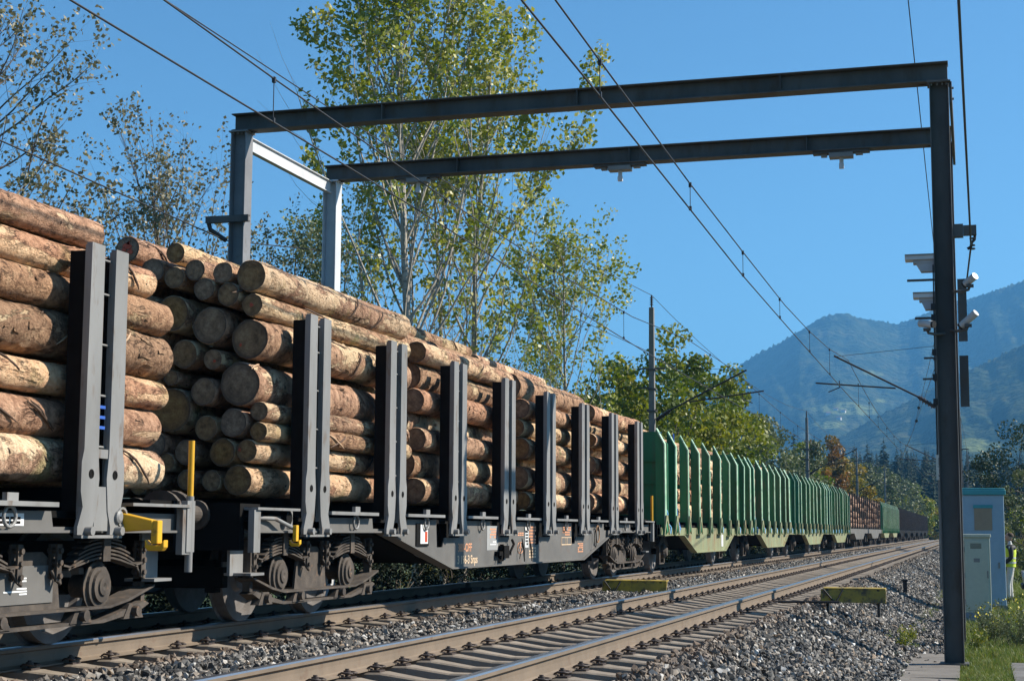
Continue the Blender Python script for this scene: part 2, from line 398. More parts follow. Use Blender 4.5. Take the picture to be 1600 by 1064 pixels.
# ballast: each stone its own grey
def stone_material(name, scale=1.0):
    m, nt, b = base_mat(name, .8, 0, .35); L = nt.links.new
    ge = node(nt, 'ShaderNodeNewGeometry'); wn = node(nt, 'ShaderNodeTexNoise'); wn.inputs['Scale'].default_value = 9; wn.inputs['Detail'].default_value = 3
    L(ge.outputs['Position'], wn.inputs['Vector'])
    oi = node(nt, 'ShaderNodeObjectInfo')
    at = node(nt, 'ShaderNodeAttribute', attribute_name='tint'); at.attribute_type = 'INSTANCER'
    r = ramp(nt, [(0, (.035, .034, .033)), (.3, (.085, .08, .072)), (.55, (.16, .15, .135)), (.78, (.31, .28, .24)), (.9, (.25, .18, .12)), (.97, (.5, .48, .44)), (1, (.62, .6, .56))]); L(oi.outputs['Random'], r.inputs[0])
    hs = node(nt, 'ShaderNodeHueSaturation'); L(r.outputs[0], hs.inputs['Color'])
    mr = node(nt, 'ShaderNodeMapRange'); mr.inputs['From Min'].default_value = .3; mr.inputs['From Max'].default_value = .7; mr.inputs['To Min'].default_value = .75; mr.inputs['To Max'].default_value = 1.3
    L(wn.outputs[0], mr.inputs['Value']); L(mr.outputs[0], hs.inputs['Value'])
    sx = node(nt, 'ShaderNodeSeparateXYZ'); L(ge.outputs['Position'], sx.inputs[0]); near = None
    for rx in (-7.2081, -4.6466, -3.1416):          # brake dust and rust beside each rail
        d = node(nt, 'ShaderNodeMath', operation='ADD'); d.inputs[1].default_value = -rx; L(sx.outputs[0], d.inputs[0])
        a_ = node(nt, 'ShaderNodeMath', operation='ABSOLUTE'); L(d.outputs[0], a_.inputs[0])
        if near is None: near = a_
        else:
            q = node(nt, 'ShaderNodeMath', operation='MINIMUM'); L(near.outputs[0], q.inputs[0]); L(a_.outputs[0], q.inputs[1]); near = q
    n5 = node(nt, 'ShaderNodeTexNoise'); n5.inputs['Scale'].default_value = 1.3; n5.inputs['Detail'].default_value = 6; L(ge.outputs['Position'], n5.inputs['Vector'])
    sb = node(nt, 'ShaderNodeMath', operation='MULTIPLY_ADD'); L(n5.outputs[0], sb.inputs[0]); sb.inputs[1].default_value = -.9; L(near.outputs[0], sb.inputs[2])
    rr_ = ramp(nt, [(0, g(.75)), (.35, g(0))]); L(sb.outputs[0], rr_.inputs[0])
    mx = node(nt, 'ShaderNodeMix', data_type='RGBA'); L(rr_.outputs[0], mx.inputs['Factor']); L(hs.outputs[0], mx.inputs['A']); mx.inputs['B'].default_value = (.17, .115, .075, 1)
    L(mx.outputs['Result'], b.inputs['Base Color'])
    return m
stone_m = stone_material('ballast_stone')

def bed_material():
    m, nt, b = base_mat('ballast_bed', .95, 0, .2); L = nt.links.new
    ge = node(nt, 'ShaderNodeNewGeometry')
    vo = node(nt, 'ShaderNodeTexVoronoi'); vo.inputs['Scale'].default_value = 16; L(ge.outputs['Position'], vo.inputs['Vector'])
    bw = node(nt, 'ShaderNodeRGBToBW'); L(vo.outputs['Color'], bw.inputs[0])
    r = ramp(nt, [(.2, (.07, .066, .06)), (.5, (.19, .175, .155)), (.8, (.33, .30, .26))]); L(bw.outputs[0], r.inputs[0])
    L(r.outputs[0], b.inputs['Base Color'])
    bp = node(nt, 'ShaderNodeBump'); bp.inputs['Distance'].default_value = .05; L(vo.outputs['Distance'], bp.inputs['Height']); bp.invert = True; L(bp.outputs[0], b.inputs['Normal'])
    return m
bed_m = bed_material()

# ================================================================== SETTING
def bz(X):
    pts = [(-60, -1.15), (-14, -1.1), (-10.9, -.28), (-10.3, -.235), (-2.5, -.235), (-1.15, -.88), (-.95, -.93), (60, -.93)]
    for (a, za), (b, zb) in zip(pts, pts[1:]):
        if a <= X <= b: return za + (zb - za) * (X - a) / (b - a)
    return -1.0

grass_ground = mat('grassy_ground', (.065, .10, .026), (.036, .058, .017), scale=.8, detail=9, rough=.95, bump=.05, bscale=9, c3=(.12, .11, .05), c3scale=.35, c3lo=.5, c3hi=.75, world=True)
mb = MB(); n = 24; S = 8500.0
xs = [-S, -2500, -900, -300, -120, -60, -30, -14, -8, -1, 6, 20, 45, 90, 200, 600, 2000, S]
ys = [-S, -2000, -300, -60, 0, 12, 25, 40, 60, 90, 130, 180, 260, 400, 700, 1500, 3500, S]
V = [(x, y, -1.12 if x <= -8 else (-.99 + min(max(x - 1.2, 0) * .02, .5) if x < 46 else -.6)) for y in ys for x in xs]
Fq = [(j * len(xs) + i, j * len(xs) + i + 1, (j + 1) * len(xs) + i + 1, (j + 1) * len(xs) + i) for j in range(len(ys) - 1) for i in range(len(xs) - 1)]
mb.add(V, Fq); tag(mb.build('ground', grass_ground), 'green valley floor stretching away on both sides of the railway', kind='structure')

# ballast bed
XB_C = -3.894
mb = MB(); prof = [-13.6, -12, -10.9, -10.3, -9.4, -8.7, -7.96, -7.2, -6.5, -5.9, -5.3, -4.6, -3.9, -3.2, -2.8, -2.5, -2.1, -1.7, -1.3, -1.1, -.9, -.5]
yy = [i * .5 for i in range(4, 160)] + [80 + i * 4 for i in range(60)]
V = [(x, y, bz(x) - .05 - (.09 if min(abs(x - XB_C), abs(x + 7.96)) < 1.25 else 0) + .03 * fbm(x * 1.5, y * 1.2) + (0 if x > -1 else 0) - (.06 if x in (-13.6, -.5) else 0) - (.10 if x > -1.2 and y < 25 else 0)) for y in yy for x in prof]
W = len(prof)
mb.add(V, [(j * W + i, j * W + i + 1, (j + 1) * W + i + 1, (j + 1) * W + i) for j in range(len(yy) - 1) for i in range(W - 1)])
tag(mb.build('ballast_bed', bed_m), 'long grey ballast bed carrying both railway tracks', kind='structure')

# tracks
XA, XB = -7.2081, -4.6466
def rail_mesh():
    right = [(.030, 0), (.036, -.012), (.0355, -.036), (.011, -.050), (.0085, -.09), (.011, -.140), (.030, -.150), (.075, -.161), (.075, -.172)]
    poly = right + [(-x, z) for x, z in right[::-1]]
    b = MB(); n = len(poly); y0, y1 = 2, 262
    v = [(x, y, z) for y in (y0, y1) for x, z in poly]
    for i in range(n):
        j = (i + 1) % n
        b.add([v[i], v[n + i], v[n + j], v[j]], [(0, 1, 2, 3)], 1 if i == n - 1 or i in (0, n - 2) else 0)
    b.add(v, [tuple(range(n))[::-1], tuple(range(n, 2 * n))])
    return b.mesh('rail', [rail_m, rail_top])
rail_me = rail_mesh()

def sleeper_mesh(lod=0):
    # raised rail seats, waist in the middle, tapered sides
    b = MB(); L = 1.3
    sec = [(-L, -.212, .085), (-1.0, -.186, .10), (-.93, -.178, .115), (-.57, -.178, .115), (-.5, -.188, .10), (-.22, -.226, .075), (.22, -.226, .075), (.5, -.188, .10), (.57, -.178, .115), (.93, -.178, .115), (1.0, -.186, .10), (L, -.212, .085)]
    if lod: sec = [sec[0], sec[3], sec[5], sec[6], sec[8], sec[-1]]
    v = []
    for x, z, w_ in sec: v += [(x, -w_ - .05, -.40), (x, -w_, z - .012), (x, -w_ + .015, z), (x, w_ - .015, z), (x, w_, z - .012), (x, w_ + .05, -.40)]
    fs = []
    for i in range(len(sec) - 1):
        for k in range(5): fs.append((i * 6 + k, (i + 1) * 6 + k, (i + 1) * 6 + k + 1, i * 6 + k + 1))
    m = (len(sec) - 1) * 6
    fs += [(0, 1, 2, 3, 4, 5), (m + 5, m + 4, m + 3, m + 2, m + 1, m)]
    b.add(v, fs); return b
sl_me = sleeper_mesh().mesh('sleeper', concrete)

def clip_mesh():
    b = MB()
    for s in (1, -1):
        b.box(min(s * .06, s * .16), max(s * .06, s * .16), -.06, .06, -.182, -.163)      # guide plate
        b.cyl((s * .105, 0, -.17), (s * .105, 0, -.105), .017, n=8); b.cyl((s * .105, 0, -.135), (s * .105, 0, -.118), .03, n=6)
        for q in (1, -1):                                        # spring loops
            pts = [(s * (.07 + .012), q * .012, -.14), (s * .15, q * .02, -.14), (s * .165, q * .045, -.138), (s * .135, q * .062, -.134), (s * .085, q * .06, -.132), (s * .055, q * .045, -.146)]
            b.tube(pts, .0085, n=6)
    return b
clip_me = clip_mesh().mesh('rail_clip', clip_m)

def make_track(xc, y_first, label):
    t = empty('railway_track', (xc, 0, 0)); tag(t, label, kind='structure')
    for s in (-1, 1): link('rail', rail_me, t, (s * .7525, 0, 0))
    k0 = -math.floor((y_first - 8.3) / .6); y = y_first + k0 * .6; far = MB(); base = sleeper_mesh(1); fc = MB()
    while y < 250:
        if y < 62:
            s = link('sleeper', sl_me, t, (0, y, rnd.uniform(-.006, .003))); s.rotation_euler = (0, 0, rnd.gauss(0, .006))
            for q in (-1, 1): link('rail_clip', clip_me, s, (q * .7525, 0, 0))
        else:
            far.add([(a, b_ + y, c) for a, b_, c in base.v], base.f)
            for q in (-1, 1):
                for e in (-.1, .1): fc.box(q * .7525 + e - .04, q * .7525 + e + .04, y - .06, y + .06, -.185, -.12)
        y += .6
    tag(far.build('sleeper', concrete, t), kind='stuff'); tag(fc.build('rail_clip', clip_m, t), kind='stuff')
    return t
make_track(XB + .7525, 12.462, 'empty near railway track with brown rails on concrete sleepers')
make_track(XA - .7525, 14.034, 'farther railway track that the loaded log train stands on')

# ballast stones
def stone_shape(seed):
    r = random.Random(seed); bm = bmesh.new()
    sx, sy, sz = r.uniform(.8, 1.25), r.uniform(.7, 1.0), r.uniform(.5, .8)
    for i in range(11):
        d = Vector((r.gauss(0, 1), r.gauss(0, 1), r.gauss(0, 1))).normalized() * r.uniform(.85, 1.1)
        bm.verts.new((d.x * sx, d.y * sy, d.z * sz))
    res = bmesh.ops.convex_hull(bm, input=bm.verts)
    bmesh.ops.delete(bm, geom=[v for v in bm.verts if not v.link_faces], context='VERTS')
    me = bpy.data.meshes.new('stone'); bm.to_mesh(me); bm.free(); me.materials.append(stone_m); return me
stones = [stone_shape(s) for s in range(9)]
rs = np.random.RandomState(3)
def ballast(n, x0, x1, y0, y1, s0, s1, lift=.0):
    X = rs.uniform(x0, x1, n); Y = rs.uniform(y0, y1, n)
    ok = np.ones(n, bool)
    for c in (XB + .7525, XA - .7525):
        for q in (-.7525, .7525): ok &= np.abs(X - c - q) > .085
        ph = 12.462 if c > -5 else 14.034
        on = (np.abs(X - c) < 1.33) & (np.abs(((Y - ph + .3) % .6) - .3) < .15)
        ok &= ~on | (rs.rand(n) < .012)
    X, Y = X[ok], Y[ok]
    Z = np.array([bz(x) for x in X]) + rs.uniform(-.035, .03, len(X)) + lift
    inner = np.zeros(len(X), bool)
    for c in (XB + .7525, XA - .7525): inner |= np.abs(X - c) < 1.2
    Z[inner] -= .09
    Z[~inner] += .022
    # edge thins out over the paving
    S_ = rs.uniform(s0, s1, len(X)) * rs.choice([.7, 1, 1, 1.25], len(X))
    return np.c_[X, Y, Z], S_
P1, S1 = ballast(80000, -10.3, -.95, 8.5, 24, .024, .044)
P2, S2 = ballast(110000, -10.3, -.9, 24, 62, .028, .048)
P3, S3 = ballast(30000, -7.2, -.9, 62, 120, .04, .06)
P = np.r_[P1, P2, P3]; Sc = np.r_[S1, S2, S3]
vis = (P[:, 0] < -7.2) & (rs.rand(len(P)) < .55); P, Sc = P[~vis], Sc[~vis]
P4, S4 = ballast(9000, -1.15, -.42, 25.2, 60, .02, .045)
P4[:, 2] = -.90 + rs.uniform(-.03, .02, len(P4)); P = np.r_[P, P4]; Sc = np.r_[Sc, S4]
# a few strays on the concrete and rail-side scatter
q = 260; X = -1.1 + np.abs(rs.normal(0, .28, q)); Y = rs.uniform(17, 60, q)
P = np.r_[P, np.c_[X, Y, np.full(q, -.90)]]; Sc = np.r_[Sc, rs.uniform(.02, .035, q)]
o = gn_scatter('ballast', P, rs.uniform(0, 6.28, (len(P), 3)), np.repeat(Sc[:, None], 3, 1) * rs.uniform(.85, 1.15, (len(P), 3)), rs.randint(0, len(stones), len(P)), stones)
tag(o, 'loose crushed grey stones between and beside the tracks', 'ballast', kind='stuff')

# concrete duct covers beside the ballast and a tarred path
slab_m = mat('stained_concrete', (.20, .18, .155), (.13, .115, .10), scale=1.6, rough=.9, bump=.003, bscale=40, c3=(.11, .095, .08), c3scale=2.5, c3lo=.5, c3hi=.72, world=True)
path_m = mat('weathered_asphalt', (.17, .16, .15), (.12, .115, .11), scale=2.2, rough=.9, bump=.004, bscale=60, c3=(.08, .075, .065), c3scale=1.5, c3lo=.5, c3hi=.7, world=True)
t = empty('cable_duct', (-.62, 0, -.95)); tag(t, 'line of concrete cable duct covers along the foot of the ballast', kind='structure')
b = MB(); b.box(-.37, .36, -.485, .485, 0, .055); cov = b.mesh('concrete_slab', slab_m)
y = 8.5
while y < 40:
    if 25.6 < y < 32 or 34 < y < 37: y += 1.0; continue
    s = link('concrete_slab', cov, t, (rnd.gauss(0, .012), y, rnd.gauss(0, .006))); s.rotation_euler = (rnd.gauss(0, .006), rnd.gauss(0, .01), rnd.gauss(0, .008)); y += 1.0
mb = MB(); mb.box(.42, 2.9, 4, 24.1, -1.0, -.915); tag(mb.build('path', path_m), 'grey asphalt path to the right of the grass strip', kind='structure')

# ------------------------------------------------------------------ leaves and trees
def leaves(P, size, rs, flat=0.0, wid=.72):
    n = len(P); a = rs.normal(size=(n, 3)); a[:, 2] = a[:, 2] * (1 - flat) - .25; a /= np.linalg.norm(a, axis=1)[:, None]
    c = rs.normal(size=(n, 3)); b = np.cross(a, c); b /= np.linalg.norm(b, axis=1)[:, None]
    s = (size * rs.uniform(.65, 1.25, n))[:, None]
    V = np.stack([P - a * s * .5, P + b * s * wid * .5 + a * s * .08, P + a * s * .5, P - b * s * wid * .5 + a * s * .08], 1).reshape(-1, 3)
    Fq = np.arange(4 * n).reshape(n, 4)
    return V, Fq

def tubes_np(paths, k=5):
    """paths: list of (points, radii) -> arrays of quads"""
    Vs, Fs, o = [], [], 0
    ang = np.arange(k) * 2 * np.pi / k; ca, sa = np.cos(ang), np.sin(ang)
    for pts, rr in paths:
        pts = np.asarray(pts, float); m = len(pts)
        d = np.gradient(pts, axis=0); d /= np.linalg.norm(d, axis=1)[:, None] + 1e-9
        ref = np.array([1., 0, 0]) if abs(d[0][0]) < .8 else np.array([0, 1., 0])
        a = np.cross(d, ref); a /= np.linalg.norm(a, axis=1)[:, None]; b = np.cross(d, a)
        rr = np.asarray(rr)[:, None, None]
        ring = pts[:, None, :] + rr * (a[:, None, :] * ca[None, :, None] + b[:, None, :] * sa[None, :, None])
        Vs.append(ring.reshape(-1, 3))
        i = np.arange(m - 1)[:, None]; j = np.arange(k)[None, :]
        f = np.stack([o + i * k + j, o + i * k + (j + 1) % k, o + (i + 1) * k + (j + 1) % k, o + (i + 1) * k + j], -1).reshape(-1, 4)
        Fs.append(f); o += m * k
    return np.concatenate(Vs), np.concatenate(Fs)

def branch(rs, p, d, L, r, n, up, wob):
    pts = [np.array(p, float)]; d = np.array(d, float)
    for i in range(n):
        d = d + rs.normal(size=3) * wob + np.array([0, 0, up]); d /= np.linalg.norm(d)
        pts.append(pts[-1] + d * L / n)
    return np.array(pts), np.linspace(r, r * .25, n + 1), d

leafm = {
    'poplar': leaf_mat('poplar_leaf', [(.50, .49, .26), (.25, .28, .05), (.19, .23, .04), (.40, .38, .08), (.52, .48, .28)], rough=.45, trans=.35, spec=.4),
    'brown': leaf_mat('sparse_brown_green_leaf', [(.15, .13, .065), (.26, .23, .14), (.10, .10, .035), (.38, .34, .25)], rough=.5, trans=.22),
    'green': leaf_mat('broad_green_leaf', [(.06, .09, .015), (.13, .17, .024), (.20, .22, .035), (.30, .27, .06)], rough=.5, trans=.3),
    'yellow': leaf_mat('autumn_yellow_leaf', [(.22, .19, .03), (.30, .20, .03), (.16, .16, .03), (.32, .25, .06)], rough=.55, trans=.3),
    'red': leaf_mat('autumn_orange_leaf', [(.20, .09, .03), (.24, .13, .035), (.16, .11, .035), (.13, .13, .035)], rough=.55, trans=.3),
    'greygreen': leaf_mat('grey_green_leaf', [(.10, .13, .05), (.15, .17, .09), (.07, .10, .035), (.20, .20, .11)], rough=.6, trans=.2),
    'dark': leaf_mat('dark_green_leaf', [(.02, .04, .012), (.035, .06, .018), (.05, .07, .022), (.03, .05, .02)], rough=.6, trans=.1),
    'shade': leaf_mat('shaded_undergrowth_leaf', [(.006, .011, .004), (.012, .018, .006), (.008, .013, .005)], rough=.8, trans=.05, spec=.15),  # near-black leaf tone that carries the shade behind and under the train
    'needle': leaf_mat('spruce_needles', [(.022, .045, .022), (.035, .06, .028), (.015, .032, .018), (.05, .07, .03)], rough=.7, trans=.05),
}
bark_pale = mat('pale_smooth_bark', (.42, .38, .32), (.26, .23, .19), scale=4, rough=.85, c3=(.10, .085, .07), c3scale=5, c3lo=.55, c3hi=.65, stretch=(1, 1, 3))
bark_brown = mat('brown_bark', (.16, .125, .095), (.10, .08, .06), scale=5, rough=.9)

def tree(name, label, cat, pos, H, spread, leaf, lsize, nleaf, seed, bark=None, r0=None, limbs=26, up=.10, start=.16, lowgap=.0, group=None, topw=.5, angle=.75, twl=1.0, shape=None, sub=9, stems=1, wob=.09, lean=(0, 0)):
    """trunk + limbs + twigs grown at random; the leaves sit round the twigs"""
    rs = np.random.RandomState(seed); root = empty(name, pos, label, cat, group); bark = bark or bark_brown
    r0 = r0 or H * .011; thick, mid, thin, tips = [], [], [], []
    for st in range(stems):
        hs = H * (1 if st == 0 else rs.uniform(.78, .95)); off = (0, 0) if st == 0 else (rs.uniform(-.6, .6), rs.uniform(-.6, .6))
        tp, tr, _ = branch(rs, (off[0], off[1], 0), (off[0] * .12 + lean[0], off[1] * .12 + lean[1], 1), hs, r0 * (1 if st == 0 else .75), 14, .12, .035)
        thick.append((tp, tr))
        nl = limbs // stems + 1
        for i in range(nl):
            t = start + (1 - start) * ((i + rs.rand()) / nl) ** .9
            f = t * 14; k = min(int(f), 13); p = tp[k] + (tp[k + 1] - tp[k]) * (f - k)
            sh = shape(t) if shape else (1 - t) ** .6 * (.5 + topw) + .12
            az = rs.rand() * 6.283; el = angle * rs.uniform(.8, 1.2) + .25 * t
            d = np.array([math.cos(az) * math.cos(el), math.sin(az) * math.cos(el), math.sin(el)])
            Lb = spread * sh * rs.uniform(.75, 1.25) / max(math.cos(el), .35)
            Lb = min(Lb, H * .5)
            bp, br, _ = branch(rs, p, d, Lb, tr[k] * .36 * min(1, .5 + sh) + .004, 8, up, wob); mid.append((bp, br))
            for j in range(sub):
                u = rs.uniform(.25, 1); f2 = u * 8; k2 = min(int(f2), 7); q = bp[k2] + (bp[k2 + 1] - bp[k2]) * (f2 - k2)
                dd = (bp[k2 + 1] - bp[k2]); dd /= np.linalg.norm(dd); dd = dd + rs.normal(size=3) * .55; dd[2] += .15; dd /= np.linalg.norm(dd)
                tw, trr, _ = branch(rs, q, dd, twl * Lb * rs.uniform(.22, .45) * (1.15 - .5 * u) + .2, br[k2] * .42, 4, up, .14); thin.append((tw, trr))
                keep = 1.0 if t > lowgap else .14 + .35 * t / max(lowgap, .01)
                if rs.rand() < keep: tips.append(tw)
    V1, F1 = tubes_np(thick, 9); V2, F2 = tubes_np(mid, 5); V3, F3 = tubes_np(thin, 3)
    link('trunk', mesh_np('trunk', V1, F1, bark, smooth=True), root)
    link('limbs', mesh_np('limbs', np.r_[V2, V3], np.r_[F2, F3 + len(V2)], bark, smooth=True), root)
    T = np.array(tips); n = nleaf; wl = np.linalg.norm(T[:, -1] - T[:, 0], axis=1) ** 1.1 * (.25 + np.hypot(T[:, -1, 0], T[:, -1, 1])) ** .8; ii = rs.choice(len(T), n, p=wl / wl.sum()); uu = rs.uniform(.1, 1, n) ** .42 * (T.shape[1] - 1); k = np.minimum(uu.astype(int), T.shape[1] - 2); fr = (uu - k)[:, None]
    C = T[ii, k] * (1 - fr) + T[ii, k + 1] * fr + rs.normal(size=(n, 3)) * lsize * .85
    V, Fq = leaves(C, lsize, rs); 
    base = rs.rand(len(T))[ii] * .55 + rs.rand(n) * .45
    link('crown', mesh_np('crown', V, Fq, leafm[leaf], tint=np.repeat(base, 4)), root)
    return root

def bushy(name, label, cat, pos, rx, ry, H, leaf, lsize, nleaf, seed, group=None, z0=0.0, clumps=60, cr=.22, bark=None, trunk_r=.12, kind=None, squash=1.0):
    """broad crown: many clumps of leaves in an uneven egg with gaps, on a forked trunk"""
    rs = np.random.RandomState(seed); root = empty(name, pos, label, cat, group)
    d = rs.normal(size=(clumps, 3)); d /= np.linalg.norm(d, axis=1)[:, None]; rad = rs.uniform(.35, 1, clumps) ** .5
    hh = (H - z0) / 2
    lump = np.array([1 + .28 * fbm(x * 1.3 + seed, y * 1.3, z * 1.3) for x, y, z in d])
    C = d * rad[:, None] * lump[:, None] * np.array([rx, ry, hh]) + np.array([0, 0, z0 + hh])
    C[:, 2] = np.maximum(C[:, 2], .15)
    ii = rs.randint(0, clumps, nleaf); sz = (rs.uniform(.6, 1.3, clumps) * cr * (rx + ry + hh) / 3)[ii][:, None]
    off = rs.normal(size=(nleaf, 3)); off /= np.linalg.norm(off, axis=1)[:, None]; off *= rs.uniform(.2, 1, (nleaf, 1)) ** .45
    P = C[ii] + off * sz * np.array([1, 1, .8]); P[:, 2] = np.maximum(P[:, 2], .03)
    V, Fq = leaves(P, lsize, rs); tint = np.repeat(np.clip(rs.rand(clumps)[ii] * .6 + rs.rand(nleaf) * .4, 0, 1), 4)
    paths = []
    tp, tr, _ = branch(rs, (0, 0, -.1), (0, 0, 1), z0 + hh, trunk_r, 6, .1, .05); paths.append((tp, tr))
    for c in C[rs.permutation(clumps)[:min(clumps, 16)]]:
        s = tp[rs.randint(2, 6)]; mid_ = (s + c) / 2 + rs.normal(size=3) * .1 * rx; paths.append((np.array([s, mid_, c]), np.array([trunk_r * .45, trunk_r * .25, trunk_r * .08])))
    V1, F1 = tubes_np(paths, 5); link('trunk', mesh_np('trunk', V1, F1, bark or bark_brown, smooth=True), root)
    link('crown', mesh_np('crown', V, Fq, leafm[leaf], tint=tint), root)
    return root

def conifer_mesh(seed, H=15.0, tiers=22, per=11, wid=.2):
    rs = np.random.RandomState(seed); V, Fq, T = [], [], []
    for t in range(tiers):
        u = t / (tiers - 1); z = H * (.06 + .92 * u); R_ = H * wid * (1 - u) ** .85 + .12
        for k in range(per if u < .8 else 7):
            a = rs.rand() * 6.283; L_ = R_ * rs.uniform(.65, 1.12); dz = -L_ * rs.uniform(.15, .45); w_ = L_ * rs.uniform(.2, .34)
            ca, sa = math.cos(a), math.sin(a); o = len(V); zz = z + rs.uniform(-.3, .3)
            V += [(0, 0, zz + .1), (ca * L_ * .5 - sa * w_, sa * L_ * .5 + ca * w_, zz + dz * .3 - .12), (ca * L_, sa * L_, zz + dz), (ca * L_ * .5 + sa * w_, sa * L_ * .5 - ca * w_, zz + dz * .3 - .12)]
            Fq.append((o, o + 1, o + 2, o + 3)); T += [rs.rand()] * 4
            o = len(V); V += [(ca * L_ * .3, sa * L_ * .3, zz), (ca * L_ * .85 , sa * L_ * .85, zz + dz * .7), (ca * L_ * .8, sa * L_ * .8, zz + dz * .7 - L_ * .25), (ca * L_ * .35, sa * L_ * .35, zz - L_ * .28)]
            Fq.append((o, o + 1, o + 2, o + 3)); T += [rs.rand() * .6] * 4
    me = mesh_np('conifer', V, Fq, leafm['needle'], tint=T)
    return me

BASE = -1.1
def spot(px, Y, z=BASE):
    p = at_y(px, 800, Y); return (p.x, Y, z)

def pshape(t): return .35 + .75 * math.sin(math.pi * min(1, (t * .85 + .18))) if t < .9 else .28
tree('poplar_tree', 'tallest poplar behind the train, left of the small one, leafy top and bare below', 'tree', spot(650, 37.7), 16.4, 3.0, 'poplar', .15, 13000, 11, bark_pale, r0=.15, limbs=44, up=.16, start=.22, lowgap=.62, angle=.85, shape=pshape, sub=11)
tree('poplar_tree', 'second tall poplar with pale branches, close to the right of the tallest one', 'tree', spot(722, 41.0), 14.6, 3.1, 'poplar', .145, 12500, 23, bark_pale, r0=.12, limbs=44, up=.16, start=.2, lowgap=.55, angle=.8, shape=pshape, sub=11, stems=2)
tree('poplar_tree', 'slender small poplar standing alone left of the concrete mast', 'tree', spot(900, 54), 11.9, 2.5, 'poplar', .15, 6500, 31, bark_pale, r0=.09, limbs=38, up=.15, start=.2, lowgap=.35, angle=.9, sub=8, shape=lambda t: .25 + .85 * math.sin(math.pi * min(1, t * .8 + .25)) if t < .93 else .2)
tree('poplar_tree', 'low thin poplar with sparse leaves behind the second portal post', 'tree', spot(545, 40), 9.6, 2.6, 'poplar', .10, 6500, 35, bark_pale, r0=.07, limbs=30, up=.13, start=.2, lowgap=.2, angle=.8, sub=8)
tree('alder_tree', 'sparse brownish tree at the left edge of the picture above the nearest logs', 'tree', spot(-45, 21), 9.6, 2.9, 'brown', .085, 8500, 41, bark_brown, r0=.11, limbs=40, up=.06, start=.3, angle=.45, sub=12)
tree('alder_tree', 'sparse brown-green tree left of the first portal post', 'tree', spot(280, 26.5), 8.3, 2.1, 'brown', .08, 7500, 47, bark_brown, r0=.075, limbs=40, up=.1, start=.25, angle=.7, sub=11, shape=lambda t: .3 + .9 * math.sin(math.pi * min(1, t * .8 + .22)))
tree('alder_tree', 'thin brownish sapling close between the left tree and the first portal post', 'tree', spot(170, 24), 5.9, 1.5, 'brown', .07, 3500, 51, bark_brown, r0=.05, limbs=26, up=.08, start=.3, angle=.6, sub=9)
tree('alder_tree', 'low grey-green tree filling the space between the two left portal posts', 'tree', spot(440, 31), 8.0, 2.3, 'greygreen', .08, 10500, 53, bark_brown, r0=.07, limbs=36, up=.08, start=.3, angle=.6, sub=10)
tree('willow_tree', 'bare greyish bush of fine twigs below the two tall poplars', 'tree', spot(750, 46), 7.2, 2.6, 'brown', .06, 4500, 57, bark_brown, r0=.06, limbs=44, up=.12, start=.08, angle=.8, sub=14, stems=3)
tree('willow_tree', 'low twiggy bush with few leaves right below the tallest poplar', 'tree', spot(600, 41), 6.6, 2.3, 'brown', .06, 4500, 59, bark_brown, r0=.05, limbs=40, up=.12, start=.08, angle=.8, sub=12, stems=3)
tree('willow_tree', 'twiggy yellowish bush between the tall poplars and the small poplar', 'tree', spot(830, 52), 7.0, 2.2, 'poplar', .08, 4500, 63, bark_brown, r0=.05, limbs=34, up=.12, start=.1, angle=.8, sub=10, stems=2)
rowlab = 'broad green trees in the row behind the train'
specs = [  # px, Y, top y, half width m, leaf, label
    (985, 62, 545, 2.5, 'green', 'dark leafy tree standing just left of the concrete mast', 9000),
    (1050, 68, 528, 3.2, 'green', 'big bright green broadleaf tree just right of the first concrete mast', 15000),
    (1102, 80, 560, 2.9, 'green', 'green broadleaf tree under the lowest end of the mast arm', 11000),
    (1140, 95, 612, 3.0, 'green', 'green tree where the row slopes down over the green wagons', 9000),
    (1175, 112, 655, 3.0, 'greygreen', 'grey-green tree over the second green wagon', 7000),
    (1212, 130, 655, 4.0, 'greygreen', 'grey-green tree left of the second catenary mast', 7500),
    (1245, 150, 690, 3.2, 'green', 'small green tree at the foot of the second catenary mast', 5000),
    (1288, 165, 682, 2.8, 'red', 'orange-red autumn tree right of the second catenary mast', 6500),
    (1312, 175, 712, 3.6, 'yellow', 'yellow autumn tree beside the orange one', 6000),
    (1345, 215, 722, 5.5, 'greygreen', 'dull green tree behind the third catenary mast', 6500),
    (1385, 255, 745, 6.5, 'greygreen', 'pale green tree above the far brown wagons', 6000),
    (1420, 265, 765, 5.0, 'green', 'low tree above the last wagons of the train', 4500)]
for i, (px, Y, ty, hw, lf, lab, nl) in enumerate(specs):
    H = (832 - ty) / F_PX * (Y * .97) + CAMZ - BASE
    bushy('broadleaf_tree', lab, 'tree', spot(px, Y), hw, hw, H, lf, .13 + Y * .0011, nl, 100 + i, rowlab, z0=H * .12, clumps=70 if i < 4 else 50, cr=.24)
